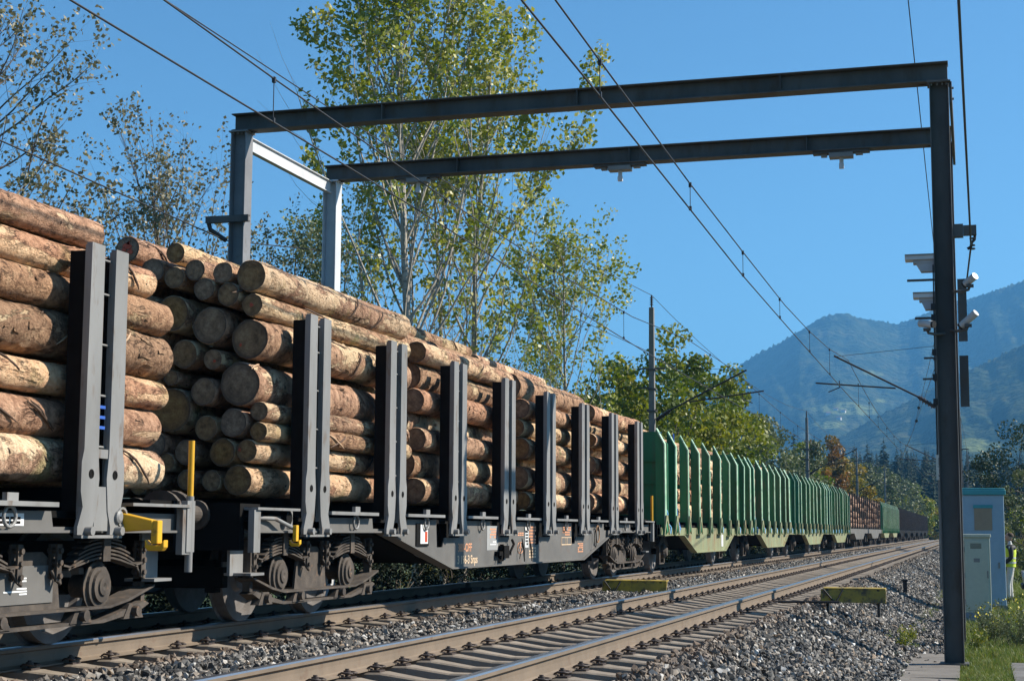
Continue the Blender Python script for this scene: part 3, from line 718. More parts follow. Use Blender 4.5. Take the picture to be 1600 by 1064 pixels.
# shrubs seen low under and behind the wagons
def nth_(i): return ['first', 'second', 'third', 'fourth', 'fifth', 'sixth', 'seventh', 'eighth', 'ninth', 'tenth', 'eleventh'][i]
shr = ['dark shrub behind the coupling between the two grey wagons', 'dark shrub behind the near bogie of the full grey wagon', 'dark shrub just right of the near bogie, behind the train', 'dark shrub under the sloping underframe of the grey wagon', 'low dark shrub under the left half of the grey wagon',
       'dark shrub under the middle of the grey wagon', 'dark shrub behind the brake gear of the grey wagon', 'dark shrub under the right half of the grey wagon', 'dark shrub left of the far bogie of the grey wagon', 'dark shrub behind the far bogie of the grey wagon', 'dark shrub behind the first green wagon axle', 'dark shrub under the belly of the first green wagon', 'dark shrub behind the second axle of the first green wagon', 'dark shrub under the second green wagon'] + ['%s dark shrub past the second green wagon, low behind the train' % nth_(i) for i in range(11)]
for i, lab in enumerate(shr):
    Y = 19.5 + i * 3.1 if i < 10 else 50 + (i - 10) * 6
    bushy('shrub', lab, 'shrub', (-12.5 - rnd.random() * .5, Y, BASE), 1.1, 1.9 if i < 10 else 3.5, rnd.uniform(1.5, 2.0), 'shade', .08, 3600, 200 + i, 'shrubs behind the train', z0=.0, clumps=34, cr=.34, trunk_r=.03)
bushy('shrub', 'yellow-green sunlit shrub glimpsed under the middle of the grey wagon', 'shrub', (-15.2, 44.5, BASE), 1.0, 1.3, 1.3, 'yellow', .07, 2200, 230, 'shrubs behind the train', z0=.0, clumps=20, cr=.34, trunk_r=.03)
# right hand side
bushy('broadleaf_tree', 'dark broad tree at the right edge behind the blue shelter', 'tree', (*at_y(1604, 800, 105).xy, -1), 3.3, 3.5, 9.6, 'dark', .17, 11000, 301, z0=1, clumps=60)
bushy('bush', 'grey-green bush at the right edge beside the blue shelter', 'bush', (*at_y(1606, 800, 62).xy, -1), 1.8, 2.2, 4.2, 'greygreen', .10, 9000, 302, z0=.2, clumps=50, trunk_r=.05)
bushy('bush', 'low leafy bush on the bank behind the person in the yellow vest', 'bush', (*at_y(1590, 800, 75).xy, -1), 2.0, 2.0, 2.6, 'green', .10, 5000, 303, z0=.1, clumps=36, trunk_r=.05)
bushy('bush', 'yellow-green bush where the tracks vanish left of the dark portal column', 'bush', (*at_y(1450, 835, 268).xy, -1), 4.5, 3, 7.0, 'yellow', .35, 3500, 304, z0=.2, clumps=40, trunk_r=.1)

# ------------------------------------------------------------------ wooded hill with conifers
def hill_z(x, y):
    a = max(0.0, min(1.0, (y - 275) / 260)); return -1.1 + 15 * a * a * (3 - 2 * a) + 1.2 * fbm(x * .01, y * .01)
forest_floor = mat('forest_floor', (.05, .06, .025), (.03, .04, .015), scale=.2, rough=1, world=True)
xs = np.linspace(-420, 330, 60); ys = np.linspace(272, 620, 30)
V = [(x, y, hill_z(x, y) - (1.0 if y < 280 else 0)) for y in ys for x in xs]; W = len(xs)
tag(link('wooded_hill', mesh_np('wooded_hill', V, [(j * W + i, j * W + i + 1, (j + 1) * W + i + 1, (j + 1) * W + i) for j in range(len(ys) - 1) for i in range(W - 1)], forest_floor, smooth=True)), 'low wooded hill closing the valley behind the last wagons', kind='structure')
con = [conifer_mesh(s) for s in range(4)]
rs = np.random.RandomState(9); n = 2600
X = rs.uniform(-330, 120, n); Y = rs.uniform(276, 600, n)
ang = np.array([(p @ np.array(cR)) / (p @ np.array(cF)) for p in np.c_[X, Y, np.zeros(n)]]) * F_PX + 800
ok = (ang > 1180) & (ang < 1680) & ~((ang > 1480) & (ang < 1560) & (Y > 470)); X, Y = X[ok], Y[ok]; n = len(X)
Z = np.array([hill_z(x, y) for x, y in zip(X, Y)])
s = rs.uniform(.45, .95, n)
o = gn_scatter('conifer_forest', np.c_[X, Y, Z], np.c_[np.zeros(n), np.zeros(n), rs.uniform(0, 6.28, n)], np.c_[s * 1.15, s * 1.15, s], rs.randint(0, 4, n), con)
tag(o, 'dense dark conifer forest on the hill behind the end of the train', 'forest', kind='stuff')
for i, (px, ty, Y, lab) in enumerate([(1320, 695, 420, 'leftmost pointed spruce tip over the hill'), (1337, 692, 430, 'narrow spruce tip left of the two big dark spruces'), (1357, 688, 400, 'tall dark spruce left of the biggest one on the hill'),
        (1383, 682, 395, 'biggest dark spruce on the skyline of the hill'), (1405, 704, 415, 'small spruce right of the biggest one on the hill'), (1450, 700, 380, 'broad dark spruce just left of the pole with the number plate'),
        (1242, 668, 240, 'dark spruce top rising between the grey-green trees'), (1516, 700, 380, 'spruce standing between the dark column and the right edge trees'), (1425, 722, 380, 'small dark spruce in front of the blue mountain near the pole')]):
    p = at_y(px, 800, Y); zb = hill_z(p.x, Y) if Y > 275 else -1.1; top = at_y(px, ty, Y).z
    root = empty('spruce_tree', (p.x, Y, zb), lab, 'tree', 'spruces standing out on the hill')
    c = link('crown', con[i % 4], root); k = (top - zb) / 15; c.scale = (k * 1.25, k * 1.25, k)
    mb = MB(); mb.cyl((0, 0, -.5), (0, 0, (top - zb) * .9), .22, .05, n=7); mb.build('trunk', bark_brown, root)

# ------------------------------------------------------------------ mountains
def mountain_material(name):
    m, nt, b = base_mat(name, 1.0, 0, .0); L = nt.links.new
    ge = node(nt, 'ShaderNodeNewGeometry')
    n1 = node(nt, 'ShaderNodeTexNoise'); n1.inputs['Scale'].default_value = .012; n1.inputs['Detail'].default_value = 12; n1.inputs['Roughness'].default_value = .7; L(ge.outputs['Position'], n1.inputs['Vector'])
    r = ramp(nt, [(.35, (.012, .022, .010)), (.5, (.04, .055, .026)), (.65, (.08, .085, .04))]); L(n1.outputs[0], r.inputs[0])
    n2 = node(nt, 'ShaderNodeTexNoise'); n2.inputs['Scale'].default_value = .004; n2.inputs['Detail'].default_value = 9; L(ge.outputs['Position'], n2.inputs['Vector'])
    at = node(nt, 'ShaderNodeAttribute', attribute_name='tint')
    ad = node(nt, 'ShaderNodeMath', operation='MULTIPLY_ADD'); L(n2.outputs[0], ad.inputs[0]); ad.inputs[1].default_value = 1.2; L(at.outputs['Fac'], ad.inputs[2])
    r2 = ramp(nt, [(.92, g(0)), (1.16, g(.8))]); L(ad.outputs[0], r2.inputs[0])
    mx = node(nt, 'ShaderNodeMix', data_type='RGBA'); L(r2.outputs[0], mx.inputs['Factor']); L(r.outputs[0], mx.inputs['A']); mx.inputs['B'].default_value = (.15, .175, .065, 1)
    L(mx.outputs['Result'], b.inputs['Base Color'])
    bp = node(nt, 'ShaderNodeBump'); bp.inputs['Distance'].default_value = 22; n3 = node(nt, 'ShaderNodeTexNoise'); n3.inputs['Scale'].default_value = .05; n3.inputs['Detail'].default_value = 8
    L(ge.outputs['Position'], n3.inputs['Vector']); L(n3.outputs[0], bp.inputs['Height']); L(bp.outputs[0], b.inputs['Normal'])
    return m
mtn_m = mountain_material('forested_mountainside')
def mountain(name, label, sil, D0, D1, px0, px1, seed, meadows=(), p=1.0, step=2.5, rows=90):
    cols = np.arange(px0, px1, step); sx, sy = zip(*sil); rid = np.interp(cols, sx, sy); rid = (831.7 - rid) / F_PX
    V, T = [], []
    for j in range(rows + 6):
        t = j / (rows - 1)
        for i, c in enumerate(cols):
            d = ray(c, 831.7); d = Vector((d.x, d.y, 0)).normalized(); foc = F_PX / math.hypot(F_PX, c - 800)
            tt = min(t, 1.0); D = (D0 + (D1 - D0) * t) * (1 + .05 * fbm(c * .006, seed, 1) * (1 if tt < 1 else 1))
            e = rid[i] * tt ** p * foc
            amp = math.sin(math.pi * min(tt, 1.0)) ** .7
            e *= 1 - .16 * amp * (.5 + .5 * fbm(c * .012 + t * 2.6, t * 2.4 - c * .005, seed, 4)) - .05 * amp * abs(fbm(c * .02 + t * 3, t * 5 - c * .004, seed + 5, 3))
            z = CAMZ + D * e
            if abs(t - 1) < 1e-6: z += D1 * .0008 * abs(fbm(c * .7, 3.3, seed, 4)) * 3
            if t > 1: z -= (t - 1) * D1 * 1.3
            if j == 0: z = -8
            V.append((d.x * D, d.y * D, z))
            py = 831.7 - (z - CAMZ) / D * F_PX / foc; m_ = 0
            for mx_, my_, ax, ay, s_ in meadows: m_ = max(m_, s_ * math.exp(-(((c - mx_) / ax) ** 2 + ((py - my_) / ay) ** 2)))
            T.append(m_)
    W = len(cols); Fq = [(j * W + i, j * W + i + 1, (j + 1) * W + i + 1, (j + 1) * W + i) for j in range(rows + 5) for i in range(W - 1)]
    return tag(link(name, mesh_np(name, V, Fq, mtn_m, tint=T, smooth=True)), label, kind='structure')
mountain('mountain', 'blue hazy forested mountain with a rounded summit', [(500, 820), (800, 770), (900, 740), (1000, 690), (1080, 632), (1120, 605), (1150, 582), (1180, 560), (1220, 540), (1250, 522), (1285, 500), (1305, 494), (1320, 491), (1332, 492), (1345, 497), (1380, 503), (1410, 508), (1440, 497), (1480, 480), (1520, 468), (1560, 456), (1600, 442), (1700, 410), (1850, 400), (2050, 450), (2300, 600)],
         1500, 4200, 500, 2300, 3.7, meadows=[(1330, 640, 60, 12, .54), (1300, 665, 50, 9, .52), (1370, 585, 30, 9, .5), (1380, 628, 28, 7, .5), (1430, 520, 20, 5, .35), (1200, 650, 14, 6, .4)])
mountain('mountain', 'darker forested mountain slope coming in from the right', [(1080, 800), (1180, 760), (1230, 725), (1290, 697), (1340, 672), (1400, 642), (1450, 615), (1500, 590), (1550, 567), (1600, 543), (1700, 490), (1900, 400), (2150, 420), (2500, 700)],
         900, 2500, 1080, 2500, 8.1, meadows=[(1525, 697, 60, 13, .75), (1360, 722, 20, 4, .3)])
house_w = mat('white_farmhouse_wall', (.7, .68, .64), rough=.8); house_r = mat('brown_farmhouse_roof', (.16, .09, .06), rough=.8)
for i, (px, py, lab) in enumerate([(1306, 641, 'upper white farmhouse on the meadow halfway up the mountain'), (1318, 644, 'farmhouse beside the upper one on the mountain meadow'), (1311, 655, 'lower white farmhouse in the green mountain meadow'), (1296, 648, 'leftmost farmhouse on the mountain meadow')]):
    pass    # placed after the mountain is known, below
from mathutils.bvhtree import BVHTree
bv = []
for ob in [o for o in COL.objects if o.name.startswith('mountain')]:
    bv.append(BVHTree.FromPolygons([v.co for v in ob.data.vertices], [tuple(p.vertices) for p in ob.data.polygons]))
for i, (px, py, lab) in enumerate([(1306, 641, 'upper white farmhouse on the meadow halfway up the mountain'), (1318, 644, 'farmhouse just beside the upper one on the mountain meadow'), (1311, 655, 'lower white farmhouse in the green mountain meadow'), (1294, 648, 'farmhouse at the left end of the mountain meadow')]):
    hits = [h for h in (b.ray_cast(Vector((0, 0, CAMZ)), ray(px, py)) for b in bv) if h[0] is not None]
    if not hits: continue
    h = min(hits, key=lambda q: q[3])[0]
    root = empty('farmhouse', (h.x, h.y, h.z - 2), lab, 'house', 'farmhouses on the mountain meadow', rz=rnd.uniform(-.5, .5))
    MB().box(-4, 4, -3, 3, 0, 5.5).build('wall', house_w, root); MB().prism([(-3.6, 5.5), (3.6, 5.5), (0, 7.6)], -4.6, 4.6, 'x').build('roof', house_r, root)

# ================================================================== LOGS
def log_mesh(seed, NR=30, NL=90, flakes=34):
    """spruce trunk of radius 1 and length 1 along Y, lumpy, slightly bent, with rough bark flakes"""
    rs = np.random.RandomState(seed); V, Fq, mi = [], [], []
    bx_, bz_ = rs.uniform(-.10, .10, 2); tap = rs.uniform(.0, .10)
    knots = [(rs.rand(), rs.rand() * 6.283, rs.uniform(.03, .07)) for _ in range(16)]
    def rad(u, a):
        k = 1 + tap * (.5 - u) + .055 * fbm(math.cos(a) * .8 + seed, math.sin(a) * .8, u * 9, 3) + .035 * fbm(math.cos(a) * 2.2, math.sin(a) * 2.2 + seed, u * 45, 3)
        for ku, ka, kh in knots:
            da = (a - ka + math.pi) % (2 * math.pi) - math.pi; q = ((u - ku) * 45) ** 2 + (da * 4.5) ** 2
            if q < 4: k += kh * math.exp(-q)
        return k
    def cen(u): return bx_ * math.sin(math.pi * u) + .02 * math.sin(9 * u + seed), bz_ * math.sin(math.pi * u)
    us = [0, .003] + [.003 + .994 * i / NL for i in range(1, NL)] + [.997, 1]
    for u in us:
        cx, cz = cen(u); e = .955 if u in (0, 1) else 1
        for k in range(NR):
            a = 2 * math.pi * k / NR; r = rad(u, a) * e; V.append((cx + r * math.cos(a), u - .5, cz + r * math.sin(a)))
    m = len(us)
    for j in range(m - 1):
        for k in range(NR): Fq.append((j * NR + k, (j + 1) * NR + k, (j + 1) * NR + (k + 1) % NR, j * NR + (k + 1) % NR)); mi.append(0)
    Fq.append(tuple(range(NR))); mi.append(1); Fq.append(tuple(range((m - 1) * NR, m * NR))[::-1]); mi.append(1)
    sm = [True] * len(Fq); sm[-1] = sm[-2] = False
    for _ in range(flakes):      # loose plates and strips of bark standing off the wood
        u0 = rs.uniform(.02, .95); a0 = rs.rand() * 6.283; lu = rs.uniform(.01, .05) if rs.rand() < .7 else rs.uniform(.05, .1); wa = rs.uniform(.12, .38); tw = rs.uniform(-.25, .25); nn = 5; o = len(V)
        for j in range(nn):
            u = min(u0 + lu * j / (nn - 1), .995); lift = .018 + .09 * (j / (nn - 1)) ** 2 * rs.uniform(.3, 1.2); cx, cz = cen(u)
            for q in (-.5, 0, .5):
                a = a0 + q * wa * rs.uniform(.5, 1.1) + tw * j / nn; r = rad(u, a) + lift * (1 if q else .7); V.append((cx + r * math.cos(a), u - .5 + q * .002, cz + r * math.sin(a)))
        for j in range(nn - 1):
            for q in range(2): Fq.append((o + j * 3 + q, o + j * 3 + q + 1, o + (j + 1) * 3 + q + 1, o + (j + 1) * 3 + q)); mi.append(0); sm.append(True)
    me = bpy.data.meshes.new('log'); me.from_pydata(V, [], Fq); me.materials.append(bark_m); me.materials.append(cut_m)
    me.polygons.foreach_set('material_index', mi); me.polygons.foreach_set('use_smooth', sm); me.update(); return me
logs_me = [log_mesh(s) for s in range(10)]

def pack(seed, fixed=(), x0=-1.21, x1=1.21, z0=1.25, top=lambda x: 3.0 + .6 * (1 - (x / 1.3) ** 2), rr=(.10, .21), cap=80, first=()):
    """round logs settled between the stakes: each falls to the lowest place it fits"""
    rs = np.random.RandomState(seed); C = [tuple(c) for c in fixed]; fails = 0; queue = list(first)
    while len(C) < cap and fails < 14:
        r = queue.pop(0) if queue else rs.uniform(*rr) * (1 if rs.rand() > .2 else .85)
        A = np.array(C) if C else np.zeros((0, 3)); cand = [(x0 + r, z0 + r), (x1 - r, z0 + r)]
        for (x, z, q) in C:
            s = r + q
            d = s * s - (z0 + r - z) ** 2
            if d > 0: cand += [(x + math.sqrt(d), z0 + r), (x - math.sqrt(d), z0 + r)]
            for xw in (x0 + r, x1 - r):
                d = s * s - (xw - x) ** 2
                if d > 0: cand.append((xw, z + math.sqrt(d)))
        if len(A) > 1:
            i, j = np.triu_indices(len(A), 1); a, b = A[i], A[j]; dx, dz = b[:, 0] - a[:, 0], b[:, 1] - a[:, 1]; D = np.hypot(dx, dz); ra, rb = a[:, 2] + r, b[:, 2] + r
            ok = (D < ra + rb) & (D > abs(ra - rb)) & (D > 0); a, dx, dz, D, ra, rb = a[ok], dx[ok], dz[ok], D[ok], ra[ok], rb[ok]
            t = (ra ** 2 - rb ** 2 + D ** 2) / (2 * D); h = np.sqrt(np.maximum(ra ** 2 - t ** 2, 0)); ux, uz = dx / D, dz / D
            for sg in (1, -1): cand += list(zip(a[:, 0] + ux * t - uz * h * sg, a[:, 1] + uz * t + ux * h * sg))
        K = np.array(cand); ok = (K[:, 0] >= x0 + r - 1e-4) & (K[:, 0] <= x1 - r + 1e-4) & (K[:, 1] >= z0 + r - 1e-4); K = K[ok]
        if len(A): ok = (np.hypot(K[:, None, 0] - A[None, :, 0], K[:, None, 1] - A[None, :, 1]) >= r + A[None, :, 2] - 2e-3).all(1); K = K[ok]
        K = K[[z < top(x) for x, z in K]] if len(K) else K
        if not len(K): fails += 1; continue
        b = K[np.argmin(K[:, 1] - .15 * np.abs(K[:, 0]) * 0)]; C.append((b[0], b[1], r))
    return C

TC = -7.9606                       # middle of the train's track
ordn = ['lowest', 'second', 'third', 'fourth', 'fifth', 'sixth', 'seventh', 'eighth', 'ninth', 'tenth', 'eleventh', 'twelfth', 'thirteenth', 'fourteenth', 'fifteenth', 'sixteenth', 'seventeenth', 'eighteenth', 'nineteenth', 'twentieth']
def word(i): return ordn[i] if i < len(ordn) else 'upper'
def nth(i): return 'first' if i == 0 else word(i)
NLOG = [0]
used_labels = set()
def place_logs(C, y0, y1, where, group, keep=None, jit=.12, special=None, shift=None, lv=.03):
    rs = np.random.RandomState(int(y0 * 10) + 5); L0 = y1 - y0
    near = sorted([c for c in C if c[0] + c[2] > 1.10], key=lambda c: c[1]); topz = {}
    for c in C:
        cover = [o for o in C if o is not c and abs(o[0] - c[0]) < (o[2] + c[2]) * .6 and o[1] > c[1]]
        topz[c] = not cover
    tops = sorted([c for c in C if topz[c] and c not in near], key=lambda c: -c[0]); inner = [c for c in C if c not in near and c not in tops]
    rows = {}
    for c in inner: rows.setdefault(round((c[1] - 1.3) / .3), []).append(c)
    for C_, kind in ((near, 'near'), (tops, 'top'), (inner, 'inner')):
        for i, c in enumerate(C_):
            if keep and not keep(c): continue
            if kind == 'near': lab = '%s log up the near side of %s' % (word(i), where)
            elif kind == 'top': lab = 'top log, %s from the near side, %s' % (nth(i), where)
            else:
                k = round((c[1] - 1.3) / .3); r_ = sorted(rows[k], key=lambda q: -q[0]); lab = 'inner log, %s layer, %s from near side, %s' % (word(k), nth(r_.index(c)), where)
            L = L0 * rs.uniform(1 - lv, 1 + lv); yc = (y0 + y1) / 2 + rs.uniform(-jit, jit) * .7
            if shift: yc += shift(c)
            o = link('log', logs_me[rs.randint(len(logs_me))], None, (TC + c[0], yc, c[1])); NLOG[0] += 1
            o.scale = (c[2] * .97, L, c[2] * .97)
            o.rotation_euler = (0, rs.rand() * 6.28, (math.pi if rs.rand() < .5 else 0) + rs.normal() * .004)
            n_ = len(used_labels); used_labels.add(lab)
            tag(o, lab, 'log', group)
            if special: special(o, c, yc, L)

def fix(px, py, rp, Y):
    p = at_y(px, py, Y); d = (p - Vector((0, 0, CAMZ))).dot(cF); return (p.x - TC, p.z, rp * d / F_PX)
F1 = [(232, 388, 22), (268, 421, 21), (306, 394, 18), (307, 433, 19), (353, 451, 19), (391, 459, 20), (428, 475, 20), (300, 488, 31), (359, 507, 32), (421, 528, 33), (321, 552, 25), (366, 561, 18),
      (408, 599, 36), (350, 611, 24), (302, 590, 13), (297, 640, 38), (354, 668, 22), (399, 660, 25), (417, 704, 20), (380, 706, 24), (322, 706, 22), (404, 750, 26), (362, 751, 18), (323, 750, 17), (275, 750, 17)]
front = [fix(a, b, c, 14.5) for a, b, c in F1]
dx_ = 1.205 - max(c[0] + c[2] for c in front)
front = [(x + dx_, z, r * .97) for x, z, r in front]
def paint(o, c, yc, L):
    red = {0: [(0, .25, .45), (.3, -.3, .3), (-.35, -.1, .25), (.1, .5, .2)], 9: [(-.62, -.35, .12)], 18: [(-.55, .1, .2)], 6: [(-.2, 0, .25)], 11: [(.3, -.2, .2)]}
    for i, f_ in enumerate(front):
        if abs(f_[0] - c[0]) < 1e-4 and abs(f_[1] - c[1]) < 1e-4 and i in red:
            for (a, bb, rr_) in red[i]:
                b = MB(); r_ = c[2] * .8; n = 11; ps = [(a * r_ + rr_ * r_ * random.Random(i * 9 + k).uniform(.5, 1.2) * math.cos(k * .571), bb * r_ + rr_ * r_ * random.Random(i * 5 + k).uniform(.5, 1.2) * math.sin(k * .571)) for k in range(n)]
                b.prism(ps, -.004, .0, 'y'); q = b.build('red_mark', red_p, None, loc=(TC + c[0], yc - L / 2 - .006, c[1])); q.parent = o; bpy.context.view_layer.update(); q.matrix_parent_inverse = o.matrix_world.inverted()
    strips(o, c, yc, L, 2)
strip_m = mat('dark_bark_strip', (.13, .08, .055), (.07, .045, .03), scale=8, rough=.9)
def strips(o, c, yc, L, n):
    '''long torn strips of bark hanging loose from a log on the near side'''
    if c[0] + c[2] < 1.1 and c[1] < 3.1: return
    rs_ = random.Random(int(c[1] * 1000)); bpy.context.view_layer.update(); inv = o.matrix_world.inverted()
    for k in range(n):
        y = yc + rs_.uniform(-.45, .45) * L; a = rs_.uniform(.2, 1.3); pts = []; r = c[2] * 1.04; Ls = rs_.uniform(.15, .55); dirn = rs_.choice((-1, 1)); sl = rs_.uniform(.6, 2.5)
        for j in range(7): aa = a - sl * j / 6 * .7; pts.append((c[0] + r * math.cos(aa) * (1 + .05 * math.sin(j * 1.3)), y + dirn * Ls * j / 6, c[1] + r * math.sin(aa)))
        b = MB(); b.tube([(TC + p[0], p[1], p[2]) for p in pts], [.006, .010, .012, .009, .013, .009, .004], 5)
        q = b.build('bark_strip', strip_m if rs_.random() < .7 else bark_far0); q.parent = o; q.matrix_parent_inverse = inv
bark_far0 = mat('pale_bark_strip', (.50, .34, .22), (.36, .23, .14), scale=8, rough=.9)
place_logs(pack(1, front, top=lambda x: 3.55), 14.5, 18.8, "the full grey wagon's front stack", 'logs on the full grey wagon', special=paint, jit=.035, lv=.008)
st_rr = (.12, .235)
sel = lambda c: c[0] > -.35 or c[1] > 2.75
place_logs(pack(12, (), top=lambda x: 3.0 + .78 * (1 - (x / 1.3) ** 2), rr=st_rr, first=[.15, .17, .12, .20, .15, .17]), 19.3, 23.55, "the full grey wagon's second stack", 'logs on the full grey wagon', sel, special=lambda *a: strips(*a, 1))
place_logs(pack(13, (), top=lambda x: 3.0 + .7 * (1 - (x / 1.3) ** 2), rr=st_rr, first=[.17, .14]), 24.25, 28.4, "the full grey wagon's third stack", 'logs on the full grey wagon', sel)
place_logs(pack(14, (), top=lambda x: 2.95 + .5 * (1 - (x / 1.3) ** 2), rr=st_rr), 28.95, 33.3, "the full grey wagon's last stack", 'logs on the full grey wagon', sel)
F0 = [fix(60, y, r, 10.6) for y, r in ((728, 40), (655, 33), (605, 27), (522, 38), (463, 30), (405, 27), (352, 26))]
place_logs(pack(21, [(1.20 - r * .97, z, r * .97) for x, z, r in [(0, 1.43, .19), (0, 1.78, .165), (0, 2.07, .135), (0, 2.41, .20), (0, 2.75, .155), (0, 3.03, .14), (0, 3.29, .13)]], top=lambda x: 3.22 + .3 * (1 - (x / 1.3) ** 2), rr=st_rr), 8.3, 12.5, "the nearest wagon's stack", 'logs on the nearest wagon', sel, special=lambda *a: strips(*a, 4), shift=lambda c: -1.15 if c[1] > 3.12 and c[0] > .3 else (-.3 if c[1] > 2.9 and c[0] > .8 else 0))
SG = [(35.75, 39.8), (40.0, 43.9), (44.1, 48.0)]
for i, (a, b) in enumerate(SG):
    place_logs(pack(31 + i, (), x1=1.25, z0=1.15, rr=(.13, .23), top=lambda x: 2.78 + .42 * (1 - (x / 1.27) ** 2)), a, b, "the first green wagon's %s stack" % nth(i), 'logs on the green wagons', lambda c: c[0] + c[2] > 1.1 or c[1] > 2.95, jit=.05)

def load_mesh(y0, y1, seed, top=2.75):
    rs = np.random.RandomState(seed); b = MB(); ns = max(1, round((y1 - y0) / 4.2)); L = (y1 - y0) / ns
    for s in range(ns):
        C = pack(seed * 7 + s, (), x1=1.25, z0=1.15, rr=(.13, .24), top=lambda x: top + .35 * (1 - (x / 1.27) ** 2), cap=55)
        for (x, z, r) in C:
            if not (x + r > 1.05 or z > 2.8): continue
            ya, yb = y0 + s * L + rs.uniform(0, .25), y0 + (s + 1) * L - rs.uniform(.05, .3)
            b.cyl((TC + x, ya, z), (TC + x, yb, z), r, r * .94, 10, 0, False); 
            for q, y in ((-1, ya), (1, yb)): b.lathe([(0, .001), (0, r * .98)], (TC + x, y, z), 'y', 10, 1)
    return b

# bark material that works in metres for the joined loads
bark_far = mat('spruce_bark_far', (.44, .28, .18), (.30, .18, .12), scale=5, detail=8, rough=.85, bump=.01, bscale=14, c3=(.62, .46, .29), c3scale=3, c3lo=.55, c3hi=.6)
cut_far = mat('sawn_ends_far', (.38, .23, .13), (.22, .13, .08), scale=4, rough=.9)
bark_dark = mat('dark_weathered_bark', (.17, .10, .07), (.09, .055, .04), scale=5, detail=8, rough=.9, bump=.01, bscale=14, c3=(.3, .2, .13), c3scale=3, c3lo=.6, c3hi=.7)

bark_mid = mat('reddish_bark_far', (.26, .145, .09), (.16, .09, .06), scale=5, detail=8, rough=.85, bump=.01, bscale=14, c3=(.42, .28, .17), c3scale=3, c3lo=.55, c3hi=.6)
# ================================================================== WAGONS
def stake_mesh():
    b = MB()
    pa = [(-.345, .87), (-.345, .93), (-.28, 1.08), (-.315, 1.2), (-.315, 1.42), (-.285, 1.52), (-.275, 3.12), (-.085, 3.12), (-.08, 1.5), (-.055, 1.3), (-.085, 1.05), (-.13, .93), (-.13, .87)]
    pb = [(-y, z) for y, z in pa[::-1]]
    for q in (pa, pb): b.prism(q, 1.43, 1.46, 'x')
    for s in (-1, 1):                    # flanges of the channels
        for (ya, yb) in ((.275, .262), (.098, .085)):
            lo, hi = sorted((s * ya, s * yb)); b.box(lo, hi, 0, 0, 0, 0) if False else b.box(1.412, 1.43, lo, hi, 1.0, 3.12)
    b.box(1.40, 1.412, -.275, -.085, 1.0, 3.1); b.box(1.40, 1.412, .085, .275, 1.0, 3.1)
    for z in (1.55, 1.95, 2.35, 2.75, 3.02): b.cyl((1.41, -.085, z), (1.41, .085, z), .011, n=6)
    b.box(1.40, 1.47, -.30, .30, .845, .868)
    for s in (-1, 1): b.cyl((1.44, s * .22, .90), (1.52, s * .22, .90), .035, n=8)
    return b
stake_me = stake_mesh().mesh('stake', steel)
lin = MB(); lin.box(1.26, 1.399, -.26, -.10, 1.05, 3.06); lin.box(1.26, 1.399, .10, .26, 1.05, 3.06); lin.box(1.26, 1.28, -.10, .10, 1.05, 2.9)  # near-black backs added behind the uprights for the shade on their sides
shade_back_me = lin.mesh('stake_shade_back', mat('shade_dark_stake_back', (.014, .012, .011), (.008, .007, .007), scale=6, rough=.95, spec=.1))
stake_dark_me = MB().box(1.31, 1.39, -.06, .06, 1.0, 3.1).mesh('stake', mat('dark_brown_stake_steel', (.09, .07, .06), (.05, .04, .035), scale=3, rough=.7))
holes = MB()
for s in (-1, 1): holes.lathe([(0, .036), (.004, .036), (.004, .02), (0, .02)], (1.4605, s * .175, 1.335), 'x', 12); holes.lathe([(.001, .0), (.001, .02)], (1.4605, s * .175, 1.335), 'x', 12)
holes_me = holes.mesh('bolt', dark_steel)
holes2_me = MB().mesh('bolt', dark_steel)

def wheel_pair(parent, y, r=.46):
    b = MB(); b.cyl((-.9, 0, 0), (.9, 0, 0), .07, n=10)
    a = b.build('axle', dark_steel, parent, loc=(0, y, r))
    for s in (-1, 1):
        pr = [(s * (.80), .001), (s * .80, .14), (s * .755, .17), (s * .76, .36), (s * .815, .385), (s * .815, r), (s * .70, r + .004), (s * .69, r + .028), (s * .675, r + .02), (s * .675, .36), (s * .72, .17), (s * .7, .001)]
        w_ = MB(); w_.lathe(pr, (0, 0, 0), 'x', 40); w_.build('wheel', wheel_m, a)

